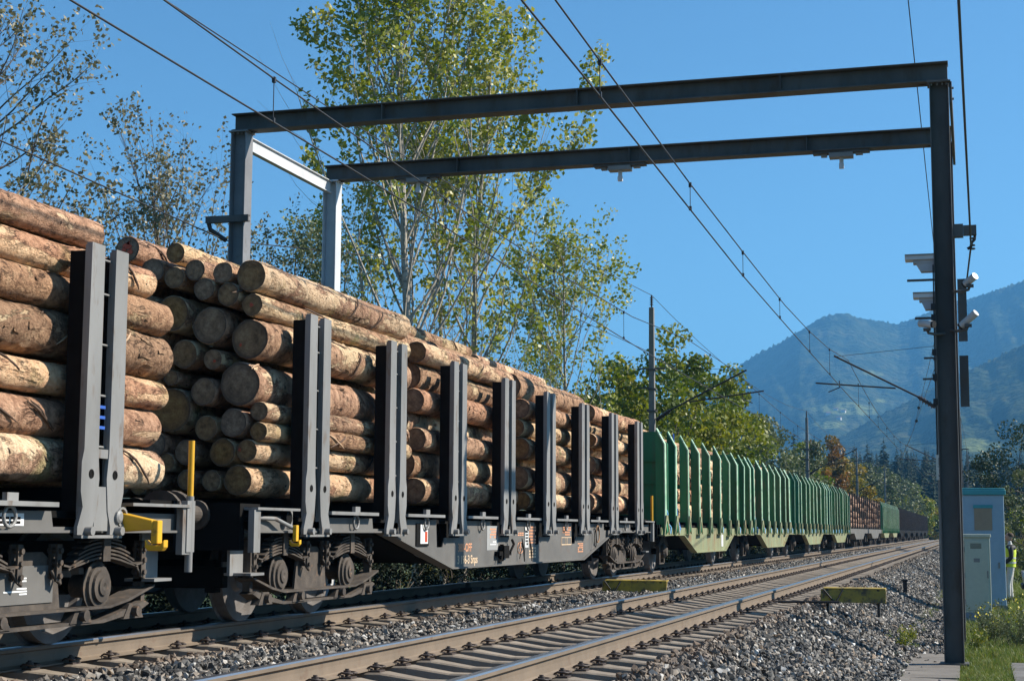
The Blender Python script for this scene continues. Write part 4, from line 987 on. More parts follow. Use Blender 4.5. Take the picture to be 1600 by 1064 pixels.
def bogie(wagon, y, flip=1, label_plate=False):
    """two axles, leaf springs over round axle boxes, pressed side sill with sloping ends"""
    g_ = empty('bogie', (0, y, 0), parent=wagon)
    for q in (-.9, .9):
        b = MB(); b.cyl((-.95, 0, 0), (.95, 0, 0), .07, n=10); ax = b
        for s in (-1, 1):
            pr = [(s * .80, .001), (s * .80, .14), (s * .755, .17), (s * .76, .36), (s * .815, .385), (s * .815, .46), (s * .70, .464), (s * .69, .49), (s * .675, .48), (s * .675, .36), (s * .7, .001)]
            w_ = MB(); w_.lathe(pr, (0, 0, 0), 'x', 44); w_.build('wheel', wheel_m, g_, loc=(0, q, .46))
        ax.build('axle', dark_steel, g_, loc=(0, q, .46))
        for s in (-1, 1):
            x = s * 1.22; b = MB()                              # leaf spring
            for k in range(6):
                hl = .60 - .07 * k; z0 = .69 + k * .030; n = 11; up, lo = [], []
                for i in range(n):
                    v = -hl + 2 * hl * i / (n - 1); z = z0 - .42 * v * v + (.10 * (abs(v) / .6) ** 6 if k == 0 else 0); up.append((v, z + .0075)); lo.append((v, z - .0075))
                b.prism(lo + up[::-1], x - .055, x + .055, 'x')
            b.box(x - .07, x + .07, -.055, .055, .66, .90)
            b.build('leaf_spring', bogie_m, g_, loc=(0, q, 0))
            b = MB(); b.lathe([(s * 1.0, .001), (s * 1.0, .09), (s * 1.18, .10), (s * 1.185, .195), (s * 1.205, .20), (s * 1.21, .17), (s * 1.235, .165), (s * 1.24, .13), (s * 1.262, .125), (s * 1.264, .075), (s * 1.278, .07), (s * 1.28, .03), (s * 1.27, .001)], (0, 0, .46), 'x', 24)
            b.build('axle_box', bogie_m, g_, loc=(0, q, 0))
            for e in (-.64, .64):
                b = MB()
                b.box(x - .04, x - .02, e - .032, e + .032, .54, .80); b.box(x + .02, x + .04, e - .032, e + .032, .52, .80)
                for zz in (.56, .66, .75): b.cyl((x - .06, e, zz), (x + .062, e, zz), .022, n=8)
                b.tube([(x, e - .05, .60), (x + .03, e - .02, .53), (x + .03, e + .03, .5), (x, e + .06, .56)], .014, 5)
                b.build('shackle', bogie_m, g_, loc=(0, q, 0))
    for s in (-1, 1):
        b = MB(); x0, x1 = sorted((s * .90, s * .94))
        # long bottom bar, flat between the wheels and swept up at both ends
        bar = [(-1.66, .44), (-1.25, .335), (-.95, .29), (.95, .29), (1.25, .335), (1.66, .44), (1.66, .458), (1.22, .353), (.94, .308), (-.94, .308), (-1.22, .353), (-1.66, .458)]
        b.prism(bar, *sorted((s * 1.10, s * 1.31)), 'x')
        bar2 = [(-1.45, .24), (-.9, .175), (.9, .175), (1.45, .24), (1.62, .30), (1.55, .325), (.88, .20), (-.88, .20), (-1.55, .325), (-1.62, .30)]
        b.prism(bar2, *sorted((s * 1.13, s * 1.28)), 'x')
        b.prism([(-.42, .30), (.42, .30), (.36, .62), (.16, .74), (-.16, .74), (-.36, .62)], *sorted((s * 1.15, s * 1.175)), 'x')
        for e in (-1.35, -.55, .55, 1.35): b.cyl((s * 1.2, e, .25), (s * 1.34, e, .25), .045, n=10); b.prism([(e - .16, .19), (e + .16, .19), (e + .07, .31), (e - .07, .31)], *sorted((s * 1.20, s * 1.29)), 'x')
        for e in (-1.58, 1.58): b.box(*sorted((s * 1.16, s * 1.24)), e - .03, e + .03, .32, .82)
        MB().box(*sorted((s * .84, s * .88)), -1.5, 1.5, .60, .82).build('inner_sill', dark_steel, g_)
        b.build('side_frame', bogie_m, g_)
    b = MB(); b.box(-.95, .95, -.22, .22, .45, .74); b.box(-.1, .1, -1.5, 1.5, .38, .5)
    for e in (-.38, .38): b.box(-.9, .9, e - .05, e + .05, .3, .5)
    for e in (-1.45, 1.45): b.box(-.9, .9, e - .05, e + .05, .35, .55)
    for e in (-.33, .33, -1.42, 1.42):
        for s in (-1, 1): b.box(s * .75 - .05, s * .75 + .05, e - .07, e + .07, .3, .62)
    b.build('bolster', dark_steel, g_)
    if label_plate:
        MB().box(1.1765, 1.185, -.40, .30, .36, .64).build('label_plate', sole, g_)
        t_ = MB()
        for k, (a, z, w_) in enumerate([(-.12, .55, .12), (-.12, .53, .12), (-.2, .455, .3), (-.12, .475, .13), (-.1, .435, .1)]): t_.box(1.1855, 1.188, a - w_ / 2, a + w_ / 2, z - .006, z + .006)
        t_.build('white_lettering', white_p, g_)
    return g_

def text(s, size, name, material, parent, loc, facing='x', sx=1.0):
    cu = bpy.data.curves.new(name, 'FONT'); cu.body = s; cu.size = size; cu.extrude = .0015; cu.offset = size * .012
    tmp = bpy.data.objects.new(name, cu); COL.objects.link(tmp)
    dg = bpy.context.evaluated_depsgraph_get(); me = bpy.data.meshes.new_from_object(tmp.evaluated_get(dg)); bpy.data.objects.remove(tmp)
    me.materials.clear(); me.materials.append(material); me.name = name
    o = link(name, me, parent, loc); o.scale = (sx, 1, 1)
    o.rotation_euler = (math.pi / 2, 0, math.pi / 2) if facing == 'x' else (math.pi / 2, 0, 0)
    return o

SY = [-8.26 + 2.36 * i for i in range(8)]
def grid(name, y0, y1, z0, z1, rows, cols, m, parent, x=1.3625):
    b = MB()
    for r_ in range(rows):
        za = z0 + (z1 - z0) * r_ / rows; zb = za + (z1 - z0) / rows * .62
        for c_ in range(cols):
            if rnd.random() < .12: continue
            a = y0 + (y1 - y0) * c_ / cols; bb = a + (y1 - y0) / cols * .8
            b.box(x, x + .001, a, bb, za, zb)
    b.build(name, m, parent)
def solebar(s=1):
    # outline in (y, z) with a pocket beside every stake
    topz = 1.045; pts = [(-9.65, topz)]
    for y in SY:
        deep = .70 if abs(y) < 5 else .93
        pts += [(y - .66, topz), (y - .62, deep), (y - .40, deep), (y - .31, deep + .12), (y + .31, deep + .12), (y + .34, topz)] if abs(y) < 5 else [(y - .55, topz), (y - .52, deep), (y + .3, deep), (y + .33, topz)]
    pts += [(9.65, topz), (9.65, .9), (6.1, .9), (3.65, .43), (-3.65, .43), (-6.1, .9), (-9.65, .9)]
    return pts
def grey_wagon(yc, label, nearside_detail=True, plate=False):
    W_ = empty('stake_wagon', (TC, yc, 0), label, 'freight wagon', 'grey wagons of the log train')
    for s in (1, -1):
        b = MB(); b.prism(solebar(), *sorted((s * 1.345, s * 1.36)), 'x')
        # bottom flange following the belly, and end flanges
        fl = [(-9.65, .885), (-6.1, .885), (-3.65, .415), (3.65, .415), (6.1, .885), (9.65, .885), (9.65, .905), (6.08, .905), (3.64, .435), (-3.64, .435), (-6.08, .905), (-9.65, .905)]
        b.prism(fl, *sorted((s * 1.25, s * 1.41)), 'x')
        b.build('solebar', sole, W_)
        for k, y in enumerate(SY[:-1]):
            r_ = MB(); a, c = y + .36, SY[k + 1] - .62
            r_.box(*sorted((s * 1.33, s * 1.47)), a, c, 1.075, 1.11); r_.box(*sorted((s * 1.38, s * 1.42)), (a + c) / 2 + .1, (a + c) / 2 + .24, 1.11, 1.17)
            r_.tube([(s * 1.40, (a + c) / 2 + .17 + .075 * math.cos(t_ * .5236), 1.0 + .075 * math.sin(t_ * .5236)) for t_ in range(12)], .014, 6, closed=True)
            r_.build('deck_rail', steel, W_)
    for e in (-1, 1):
        b = MB(); b.box(*sorted((1.25, 1.47)), *sorted((e * 8.72, e * 9.7)), 1.10, 1.125); b.box(1.39, 1.45, *sorted((e * 9.6, e * 9.74)), .70, 1.10)
        b.box(1.34, 1.36, *sorted((e * 8.66, e * 8.80)), .92, 1.10); b.build('end_bracket', steel, W_)
    b = MB(); b.box(-1.30, 1.30, -9.65, 9.65, 1.0, 1.05); b.box(-.35, .35, -9.6, 9.6, .62, 1.0); b.box(-1.3, -1.2, -3.6, 3.6, .5, 1.0); b.box(1.2, 1.3, -3.6, 3.6, .5, 1.0)
    b.prism([(-6, .9), (-3.6, .48), (3.6, .48), (6, .9)], -1.1, 1.1, 'x')
    for y in SY: b.box(-1.32, 1.32, y - .09, y + .09, 1.05, 1.235)
    b.build('underframe', dark_steel, W_)
    for e in (-1, 1):
        b = MB(); b.box(-1.32, 1.32, *sorted((e * 9.68, e * 9.78)), .72, 1.16); b.box(-1.3, 1.3, *sorted((e * 9.3, e * 9.68)), 1.13, 1.16); b.build('headstock', dark_steel, W_)
        for s in (-1, 1):
            b = MB(); pr = [(e * 9.78, .001), (e * 9.78, .14), (e * 9.82, .14), (e * 9.83, .09), (e * 10.08, .09), (e * 10.08, .075), (e * 10.22, .075), (e * 10.24, .22), (e * 10.30, .215), (e * 10.32, .001)]
            b.lathe(pr, (s * .875, 0, 1.05), 'y', 20); b.build('buffer', bogie_m, W_)
        b = MB(); b.box(-.04, .04, *sorted((e * 9.78, e * 10.02)), .96, 1.04); b.tube([(0, e * 10.02, 1.0), (.03, e * 10.2, .96), (0, e * 10.35, .93), (-.03, e * 10.2, .96)], .025, 6, closed=True)
        b.tube([(.3, e * 9.78, .95), (.32, e * 10.02, .75), (.3, e * 10.3, .62)], .03, 6); b.build('coupling', dark_steel, W_)
        # step and its iron
        b = MB(); b.box(1.08, 1.36, *sorted((e * 9.3, e * 9.6)), .48, .505); b.box(1.15, 1.18, *sorted((e * 9.68, e * 9.4)), .48, .9); b.build('step', steel, W_)
    for y in SY:
        st = link('stake', stake_me, W_, (0, y, 0)); link('bolt', holes_me, st); link('stake_shade_back', shade_back_me, st)
        st = link('stake', stake_me, W_, (0, y, 0)); st.rotation_euler = (0, 0, math.pi); link('stake_shade_back', shade_back_me, st)
    bogie(W_, -7.75, label_plate=False); bogie(W_, 7.75, label_plate=plate)
    return W_

w1 = grey_wagon(2.75, 'nearest grey stake wagon, cut off by the left edge, with the big yellow lever', plate=True)
w2 = grey_wagon(23.5, 'full grey stake wagon seen whole in the foreground, loaded with four stacks of logs')
# ---- extras on the nearest wagon
ye = 3.1
b = MB()      # yellow tapered lever with an anchor shaped handle
b.prism([(1.38, 1.055), (1.72, .985), (1.72, .91), (1.38, .89)], 8.58, 8.68, 'y'); b.build('yellow_lever', yellow, w1, bevel=.006)
b = MB(); b.box(1.705, 1.765, 8.59, 8.67, .80, .985); b.prism([(1.65, .835), (1.65, .775), (1.675, .745), (1.795, .745), (1.82, .775), (1.82, .835), (1.80, .815), (1.785, .79), (1.685, .79), (1.67, .815)], 8.595, 8.665, 'y'); b.build('lever_handle', yellow, w1, bevel=.006)
b = MB(); b.lathe([(0, .001), (0, .05), (.08, .05), (.09, .03), (.09, .001)], (1.40, 8.50, 1.01), 'x', 16); b.lathe([(0, .075), (.03, .08), (.03, .062), (0, .062)], (1.44, 8.56, 1.01), 'x', 18); b.build('lever_pivot', steel, w1)
b = MB(); b.box(1.40, 1.46, 9.66, 9.80, .72, 1.16); b.cyl((1.43, 9.76, .55), (1.43, 9.76, 1.20), .035, n=10); b.build('pole_holder', steel, w1)
MB().cyl((1.43, 9.76, 1.2), (1.43, 9.76, 1.68), .028, n=10).build('yellow_pole', yellow, w1)
b = MB(); b.box(1.361, 1.365, 5.95, 6.12, .935, 1.02); b.build('white_label', white_p, w1)
b = MB()
for z in (.995, .965): b.box(1.3655, 1.3665, 5.965, 6.105, z - .008, z + .008)
b.build('label_lettering', dark_steel, w1)
for k in (6, 7):
    b = MB(); b.box(1.425, 1.452, -.10, .10, .90, 1.24); b.box(1.425, 1.452, -.10, .10, 1.46, 1.53); b.build('foot_plate', steel, w1, loc=(0, SY[k], 0))
MB().box(1.361, 1.366, 6.85, 7.35, .935, 1.025).build('white_label', white_p, w1)
grid('label_lettering', 6.9, 7.32, .95, 1.012, 2, 6, dark_steel, w1, 1.3665)
b = MB()   # ratchet strap lying in the stake gap
b.box(1.38, 1.40, -.02, .02, 1.5, 2.7); b.build('strap', mat('brown_strap', (.16, .10, .07), rough=.8), w1, loc=(0, SY[7], 0))
b = MB()
for z in (1.86, 1.78, 1.70): b.box(1.40, 1.43, -.05, .05, z - .012, z + .012)
b.build('strap_end', blue_p, w1, loc=(0, SY[7], 0))
# ---- extras on the full grey wagon
b = MB(); b.tube([(1.36, -9.6, 1.03), (1.42, -9.2, 1.02), (1.46, -8.86, .93)], .022, 6); b.build('lever_rod', steel, w2)
b = MB(); b.box(1.47, 1.51, -8.90, -8.84, .80, .96); b.prism([(1.435, .82), (1.435, .775), (1.455, .752), (1.525, .752), (1.545, .775), (1.545, .82), (1.53, .80), (1.515, .782), (1.465, .782), (1.45, .80)], -8.90, -8.85, 'y'); b.build('lever_handle', yellow, w2, bevel=.004)
b = MB(); b.lathe([(0, .001), (0, .07), (.06, .07), (.06, .001)], (1.36, -8.87, 1.03), 'x', 16); b.build('lever_pivot', dark_steel, w2)
b = MB(); b.box(1.361, 1.375, -4.98, -4.52, .72, 1.0); f_ = b.build('label_frame', dark_steel, w2)
MB().box(1.3755, 1.379, -4.84, -4.56, .75, .985).build('white_paper', white_p, f_)
MB().box(1.3795, 1.381, -4.68, -4.59, .77, .90).build('red_stripe', red_p, f_)
text('380-OFF', .155, 'orange_lettering', orange_p, w2, (1.362, -3.30, .635), sx=1.1)
text('3 196-3 Snps', .155, 'cream_lettering', cream_p, w2, (1.362, -3.32, .475), sx=1.1)
lp = MB().box(1.361, 1.3645, -2.0, -1.45, .64, .98).build('label_plate', mat('pale_label_grey', (.34, .34, .33), (.3, .3, .29), rough=.6), w2)
grid('orange_lettering', -1.86, -1.55, .81, .96, 4, 5, orange_p, lp, 1.3655); grid('white_lettering', -1.84, -1.55, .71, .78, 2, 5, white_p, lp, 1.3655)
grid('orange_lettering', .22, .62, .72, 1.0, 6, 5, orange_p, w2); grid('cream_lettering', .22, .62, .50, .68, 4, 5, cream_p, w2)
grid('orange_lettering', -.42, -.08, .84, .9, 2, 3, orange_p, w2)
ob_ = MB(); ob_.tube([(1.364, -.28 + .16 * math.cos(t_ * .4488), .66 + .085 * math.sin(t_ * .4488)) for t_ in range(14)], .006, 4, closed=True); ob_.box(1.3625, 1.365, -.30, -.26, .60, .73); ob_.box(1.3625, 1.365, -.34, -.22, .655, .67); ob_.build('orange_emblem', orange_p, w2)
MB().box(1.3625, 1.367, -.02, .17, .66, .97).build('white_label', white_p, w2)
grid('label_lettering', 0.0, .15, .70, .93, 5, 3, dark_steel, w2, 1.3675)
grid('orange_lettering', 2.30, 2.86, .84, 1.0, 4, 7, orange_p, w2)
b = MB(); b.box(1.3625, 1.365, 2.22, 2.88, .68, .695); b.box(1.3625, 1.365, 2.22, 2.88, .80, .81)
for y in (2.22, 2.5, 2.60, 2.865): b.box(1.3622, 1.3648, y, y + .015, .695, .80)
b.build('cream_frame', cream_p, w2)
grid('orange_lettering', 3.35, 3.75, .55, .72, 5, 4, orange_p, w2)
b = MB()      # brake hand gear and hanging cables
b.box(1.36, 1.44, -1.62, -1.02, .56, .62); b.box(1.37, 1.46, -1.45, -1.2, .52, .70); b.tube([(1.44, -1.1, .6), (1.47, -1.0, .72), (1.42, -.92, .78)], .02, 6); b.tube([(1.44, -1.5, .58), (1.45, -1.56, .5), (1.43, -1.62, .47)], .018, 6)
b.cyl((1.40, -1.38, .48), (1.40, -1.38, .72), .03, n=8); b.build('brake_gear', dark_steel, w2)
b = MB()
for y0 in (-.32, .10): b.tube([(1.40, y0, .80), (1.45, y0 - .1, .62), (1.44, y0, .46), (1.42, y0 + .07, .62), (1.40, y0 + .02, .78)], .007, 5)
b.tube([(1.40, -.3, .78), (1.42, -.38, .68), (1.40, -.45, .5)], .006, 5)
b.build('hanging_cable', dark_steel, w2)
b = MB(); b.tube([(1.42, 4.62 + .13 * math.cos(t_ * .4488), .86 + .15 * math.sin(t_ * .4488)) for t_ in range(14)], .011, 5, closed=True); b.build('wire_loop', mat('rusty_wire', (.3, .16, .07), rough=.7), w2)
b = MB(); b.tube([(1.44, 4.35 + .08 * math.cos(t_ * .4488), .78 + .15 * math.sin(t_ * .4488)) for t_ in range(14)], .008, 5, closed=True); b.build('wire_loop', dark_steel, w2)
b = MB(); b.box(1.0, 1.05, 9.9, 9.95, .6, 1.2); b.build('pole_holder', steel, w2)
MB().cyl((1.40, 9.76, 1.1), (1.40, 9.76, 1.66), .025, n=8).build('yellow_pole', yellow, w2)

# lashing strap over the top of the front stack
def strap_over(pts, name, label):
    b = MB(); b.tube(pts, .018, 5); tag(b.build(name, mat(name + '_webbing', (.09, .075, .06), rough=.8)), label, 'strap', 'lashing straps over the logs')

# ---- green wagons
FIN = [0.35, 1.45, 3.2, 4.8, 6.4, 8.0, 9.6, 11.2, 12.55]
def fin_mesh(wide=1.0):
    b = MB()
    b.prism([(1.27, 1.0), (1.46, 1.0), (1.46, 2.80), (1.29, 3.12), (1.27, 3.12)], -.03, .03, 'y')
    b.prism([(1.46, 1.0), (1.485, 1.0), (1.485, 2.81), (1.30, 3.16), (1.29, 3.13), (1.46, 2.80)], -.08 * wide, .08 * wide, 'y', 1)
    b.prism([(1.36, .84), (1.48, .84), (1.52, .9), (1.485, 1.22), (1.46, 1.22)], -.05, .05, 'y')
    return b
fin_me = fin_mesh().mesh('stake', [green, lit_edge_green])
foot = MB(); foot.prism([(-.30, .83), (-.24, .83), (-.02, 1.14), (.02, 1.14), (.24, .83), (.30, .83), (.07, 1.26), (-.07, 1.26)], 1.49, 1.515, 'x'); foot.box(1.40, 1.52, -.30, .30, .815, .835)
foot_me = foot.mesh('stake_foot', green_sole)
def green_wagon(y0, label, first=False):
    W_ = empty('green_stake_wagon', (TC, y0, 0), label, 'freight wagon', 'green wagons of the log train'); L = 12.9
    for s in (1, -1):
        b = MB(); b.prism([(0, .84), (2.6, .84), (4.35, .42), (9.0, .42), (10.5, .84), (L, .84), (L, 1.0), (0, 1.0)], *sorted((s * 1.40, s * 1.42)), 'x')
        b.prism([(0, .82), (2.58, .82), (4.33, .40), (9.02, .40), (10.52, .82), (L, .82), (L, .84), (10.5, .84), (9.0, .42), (4.35, .42), (2.6, .84), (0, .84)], *sorted((s * 1.33, s * 1.48)), 'x'); b.build('solebar', green_sole, W_)
    b = MB(); b.box(-1.38, 1.38, 0, L, .98, 1.06); b.box(-.3, .3, 0, L, .55, .98); b.prism([(2.8, .82), (4.4, .5), (8.9, .5), (10.4, .82)], -1.3, 1.3, 'x')
    for y in FIN: b.box(-1.4, 1.4, y - .07, y + .07, 1.06, 1.13)
    b.build('underframe', dark_steel, W_)
    for k, y in enumerate(FIN):
        for s in (0, 1):
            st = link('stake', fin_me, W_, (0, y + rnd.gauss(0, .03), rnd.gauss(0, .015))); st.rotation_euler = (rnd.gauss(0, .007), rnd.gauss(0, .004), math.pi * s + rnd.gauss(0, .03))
            if s == 0: link('stake_foot', foot_me, st)
    for y in (.95, L - .85):
        b = MB(); b.prism([(-1.40, 1.06), (1.40, 1.06), (1.40, 2.85), (1.12, 3.13), (-1.12, 3.13), (-1.40, 2.85)], y - .05, y + .05, 'y')
        for z in (1.5, 2.0, 2.5): b.box(-1.38, 1.38, y - .09, y + .09, z - .04, z + .04)
        b.build('end_wall', green, W_)
    for e, y in ((-1, 0), (1, L)):
        b = MB(); b.box(-1.35, 1.35, y - .05, y + .05, .78, 1.06); b.build('headstock', dark_steel, W_)
        for s in (-1, 1): b = MB(); b.lathe([(0, .14), (e * .03, .09), (e * .3, .085), (e * .31, .21), (e * .34, .2), (e * .345, .001)], (s * .875, y, 1.03), 'y', 16); b.build('buffer', bogie_m, W_)
    for q in (2.1, 10.9):
        a = empty('axle_set', (0, q, 0), parent=W_)
        b = MB(); b.cyl((-.95, 0, .46), (.95, 0, .46), .07, n=8); b.build('axle', dark_steel, a)
        for s in (-1, 1):
            b = MB(); b.lathe([(s * .80, .001), (s * .80, .36), (s * .815, .385), (s * .815, .46), (s * .68, .49), (s * .68, .001)], (0, 0, .46), 'x', 28); b.build('wheel', wheel_m, a)
            b = MB(); b.lathe([(s * .98, .001), (s * .98, .17), (s * 1.1, .16), (s * 1.16, .1), (s * 1.17, .001)], (0, 0, .46), 'x', 16); b.box(*sorted((s * .96, s * 1.04)), -.3, -.22, .2, .84); b.box(*sorted((s * .96, s * 1.04)), .22, .3, .2, .84); b.box(*sorted((s * .97, s * 1.03)), -.3, .3, .17, .2); b.build('axle_box', bogie_m, a)
            b = MB()
            for k in range(5):
                hl = .6 - .08 * k; b.prism([(-hl, .68 + k * .03 - .3 * hl * hl), (0, .68 + k * .03), (hl, .68 + k * .03 - .3 * hl * hl), (hl, .70 + k * .03 - .3 * hl * hl), (0, .70 + k * .03), (-hl, .70 + k * .03 - .3 * hl * hl)], s * 1.03 - .05, s * 1.03 + .05, 'x')
            b.box(s * 1.03 - .06, s * 1.03 + .06, -.05, .05, .64, .86); b.build('leaf_spring', bogie_m, a)
    rr = random.Random(int(y0))
    for k, y in enumerate(FIN[:-1]):                 # hanging ends of the blue lashing straps
        if rr.random() < .6:
            b = MB(); x = 1.36; yy_ = y + .35; b.tube([(x, yy_, 1.5), (x + .06, yy_ + .08, 1.3), (x + .05, yy_ - .05, 1.15), (x + .14, yy_ + .04, 1.0), (x + .14, yy_ - .03, .86)], .02, 5); b.build('blue_strap', ltblue_p, W_)
    if first:
        b = MB(); b.tube([(1.30, 2.2, 3.15), (1.34, 2.15, 2.2), (1.38, 2.2, 1.2), (1.45, 2.25, .95)], .018, 5); b.build('blue_strap', blue_p, W_)
        MB().box(1.421, 1.43, 8.5, 8.8, .52, .86).build('white_label', white_p, W_)
    return W_
GY = [34.15, 47.75, 61.35, 74.95]
gl = ['first green wagon, next to the full grey wagon, its front end wall in shade', 'second green wagon in the train, logs behind its stakes', 'third green wagon in the train', 'fourth green wagon in the train, in front of the brown wagons']
for i, y in enumerate(GY): green_wagon(y, gl[i], i == 0)
for i, y in enumerate(GY[1:]):
    tag(load_mesh(y + 1.1, y + 12.0, 50 + i).build('log_load', [bark_far, cut_far]), 'logs packed behind the stakes of the %s green wagon' % nth(i + 1), 'log load', kind='stuff')

# ---- far wagons
def far_wagon(y0, L, stake, label, col, load, grp, n):
    W_ = empty('stake_wagon' if stake is not fin_me else 'green_stake_wagon', (TC, y0, 0), label, 'freight wagon', grp)
    b = MB(); b.prism([(0, .84), (L * .2, .84), (L * .3, .5), (L * .7, .5), (L * .8, .84), (L, .84), (L, 1.1), (0, 1.1)], -1.4, 1.4, 'x'); b.build('underframe', col, W_)
    for k in range(n):
        y = .5 + (L - 1.0) * k / (n - 1)
        for s in (0, 1): st = link('stake', stake, W_, (0, y, 0)); st.rotation_euler = (0, 0, math.pi * s)
    for q in (1.6, 3.2, L - 3.2, L - 1.6):
        b = MB(); b.cyl((-.8, q, .46), (.8, q, .46), .46, n=16)
        for s in (-1, 1): b.box(s * 1.03 - .08, s * 1.03 + .08, q - .5, q + .5, .62, .82); b.box(s * 1.03 - .08, s * 1.03 + .08, q - .15, q + .15, .3, .7)
        b.build('wheel_set', bogie_m, W_)
    tag(load_mesh(y0 + .2, y0 + L - .2, int(y0), 2.8).build('log_load', [load, load if load is bark_dark else cut_far]), 'logs loaded on the %s' % label, 'log load', kind='stuff')
far_wagon(89.0, 14.6, stake_dark_me, 'brown stake wagon behind the last near green wagon', sole, bark_mid, 'far wagons of the log train', 8)
far_wagon(104.2, 14.6, stake_dark_me, 'brown stake wagon before the two far green ones', sole, bark_mid, 'far wagons of the log train', 8)
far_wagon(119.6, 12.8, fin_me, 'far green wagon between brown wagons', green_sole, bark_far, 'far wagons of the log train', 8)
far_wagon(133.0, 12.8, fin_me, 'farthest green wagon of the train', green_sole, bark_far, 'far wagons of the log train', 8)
for i in range(6):
    far_wagon(146.4 + i * 15.2, 14.6, stake_dark_me, '%s dark wagon beyond the farthest green one' % nth(i), dark_steel, bark_dark, 'far wagons of the log train', 9)

# ================================================================== PORTALS
Y1, Y2, XL, XR, ZT, ZB = 23.25, 27.1, -11.52, -.196, 7.668, -.90
def hbeam_x(x0, x1, y, zt, h=.30, w=.30, tf=.02, tw=.012):
    b = MB(); b.box(x0, x1, y - w / 2, y + w / 2, zt - tf, zt); b.box(x0, x1, y - w / 2, y + w / 2, zt - h, zt - h + tf)
    b.box(x0 + .01, x1 - .01, y - tw / 2, y + tw / 2, zt - h + tf, zt - tf); return b
def hcol(x0, y, z0, z1, h=.27, w=.27, tf=.016):
    b = MB(); b.box(x0, x0 + tf, y - w / 2, y + w / 2, z0, z1); b.box(x0 + h - tf, x0 + h, y - w / 2, y + w / 2, z0, z1)
    b.box(x0 + tf, x0 + h - tf, y - .006, y + .006, z0, z1)
    b.box(x0 - .03, x0 + h + .03, y - w / 2 - .03, y + w / 2 + .03, z1 - .025, z1); b.box(x0 - .06, x0 + h + .06, y - w / 2 - .06, y + w / 2 + .06, z0, z0 + .03); return b
col_grey = mat('grey_galvanised_steel', (.23, .23, .235), (.16, .16, .165), scale=2, rough=.5, c3=(.12, .10, .085), c3scale=3, c3lo=.55, c3hi=.75)
pr = empty('measuring_portal', ((XL + XR) / 2, Y1, 0), 'big grey steel double portal standing over both tracks', 'portal')
def pb(b, name, m=portal_m, bevel=.004): 
    c = ((XL + XR) / 2, Y1, 0); b.v = [(x - c[0], y - c[1], z) for x, y, z in b.v]; return b.build(name, m, pr, bevel)
pb(hbeam_x(XL, XR, Y1, ZT, h=.29, w=.27), 'beam'); pb(hbeam_x(XL, XR, Y2, ZT, h=.29, w=.27), 'beam')
for x in (XL + .0, XR - .27):
    for y in (Y1, Y2): pb(hcol(x, y, ZB - (.2 if x < -5 else 0), ZT - .29), 'column', [portal_m, col_grey, bright_galv][(x < -5) + (x < -5 and y > 25)])
for x in (XL + .14, XR + .10):
    b = MB(); b.box(x - .012, x + .012, Y1 + .14, Y2 - .14, ZT - .53, ZT - .33) if x < -5 else b.box(x - .095, x - .055, Y1 - .1, Y2 + .1, ZT - .62, ZT - .30)
    if x < -5: b.box(x - .05, x + .05, Y1 + .14, Y2 - .14, ZT - .33, ZT - .31); b.box(x - .05, x + .05, Y1 + .14, Y2 - .14, ZT - .55, ZT - .53)
    pb(b, 'side_brace', bright_galv if x < -5 else portal_m)
for x, y in ((XL, Y1), (XL, Y2), (XR - .27, Y1), (XR - .27, Y2)):      # end plates, gussets and bolt heads at the joints
    gx = 1 if x < -5 else -1; xa = x + (.27 if gx > 0 else 0)
    b = MB(); b.prism([(xa, ZT - .32), (xa + gx * .16, ZT - .29 - .002), (xa, ZT - .29 - .002)][::1], y - .008, y + .008, 'y'); pb(b, 'gusset', portal_m, 0)
    b = MB()
    for dx in (.03, .11, .18, .24):
        for dy in (-.10, .10): b.cyl((x + dx, y + dy, ZT - .345), (x + dx, y + dy, ZT - .315), .014, n=6)
    pb(b, 'bolt', steel, 0); b_ = MB()
    for k in range(3): b_.box(x + .02, x + .25, y - .13, y - .007, ZT - .27 + k * .0, ZT - .265) if k == 0 else None
    pb(b_, 'stiffener', portal_m, 0)
for y in (Y1, Y2):
    for k, xx in enumerate((-8.9, -5.7, -2.6)): pb(MB().box(xx - .007, xx + .007, y - .125, y - .007, ZT - .269, ZT - .021), 'stiffener', portal_m, 0)
    pb(MB().box(-6.05, -5.55, y - .016, y - .0065, ZT - .26, ZT - .03), 'splice_plate', portal_m, .002)
# bolts on the right brace
b = MB()
for z in (ZT - .38, ZT - .54): b.cyl((XR + .045, Y1 - .02, z), (XR + .07, Y1 - .02, z), .018, n=8)
pb(b, 'bolt', steel, 0)
b = MB(); b.box(-11.92, -11.16, Y1 - .17, Y1 - .145, 5.86, 5.97); b.box(-11.92, -11.16, Y1 - .145, Y1 - .09, 5.86, 5.88); b.box(-11.92, -11.16, Y1 - .145, Y1 - .09, 5.95, 5.97); pb(b, 'wire_bracket', portal_m, 0)
b = MB(); b.tube([(-11.88, Y1 - .12, 5.86), (-11.86, Y1 - .1, 5.76), (-11.72, Y1 - .06, 5.66), (-11.60, Y1 - .05, 5.58)], .04, 8); pb(b, 'insulator', ins_m, 0)
b = MB(); b.box(-.05, .13, Y1 - .08, Y1 + .02, 5.12, 5.26); b.box(-.19, -.051, Y1 - .10, Y1 + .05, 5.10, 5.28); pb(b, 'wire_bracket', portal_m, 0)
b = MB(); b.tube([(.11, Y1, 5.14), (.10, Y1, 5.06), (.06, Y1, 5.02), (.05, Y1, 4.96), (.0, Y1, 4.93)], .022, 7)
for z in (5.08, 4.98, 4.93): b.cyl((.07, Y1, z - .01), (.07, Y1, z + .01), .04, n=10)
pb(b, 'insulator', ins_m, 0)
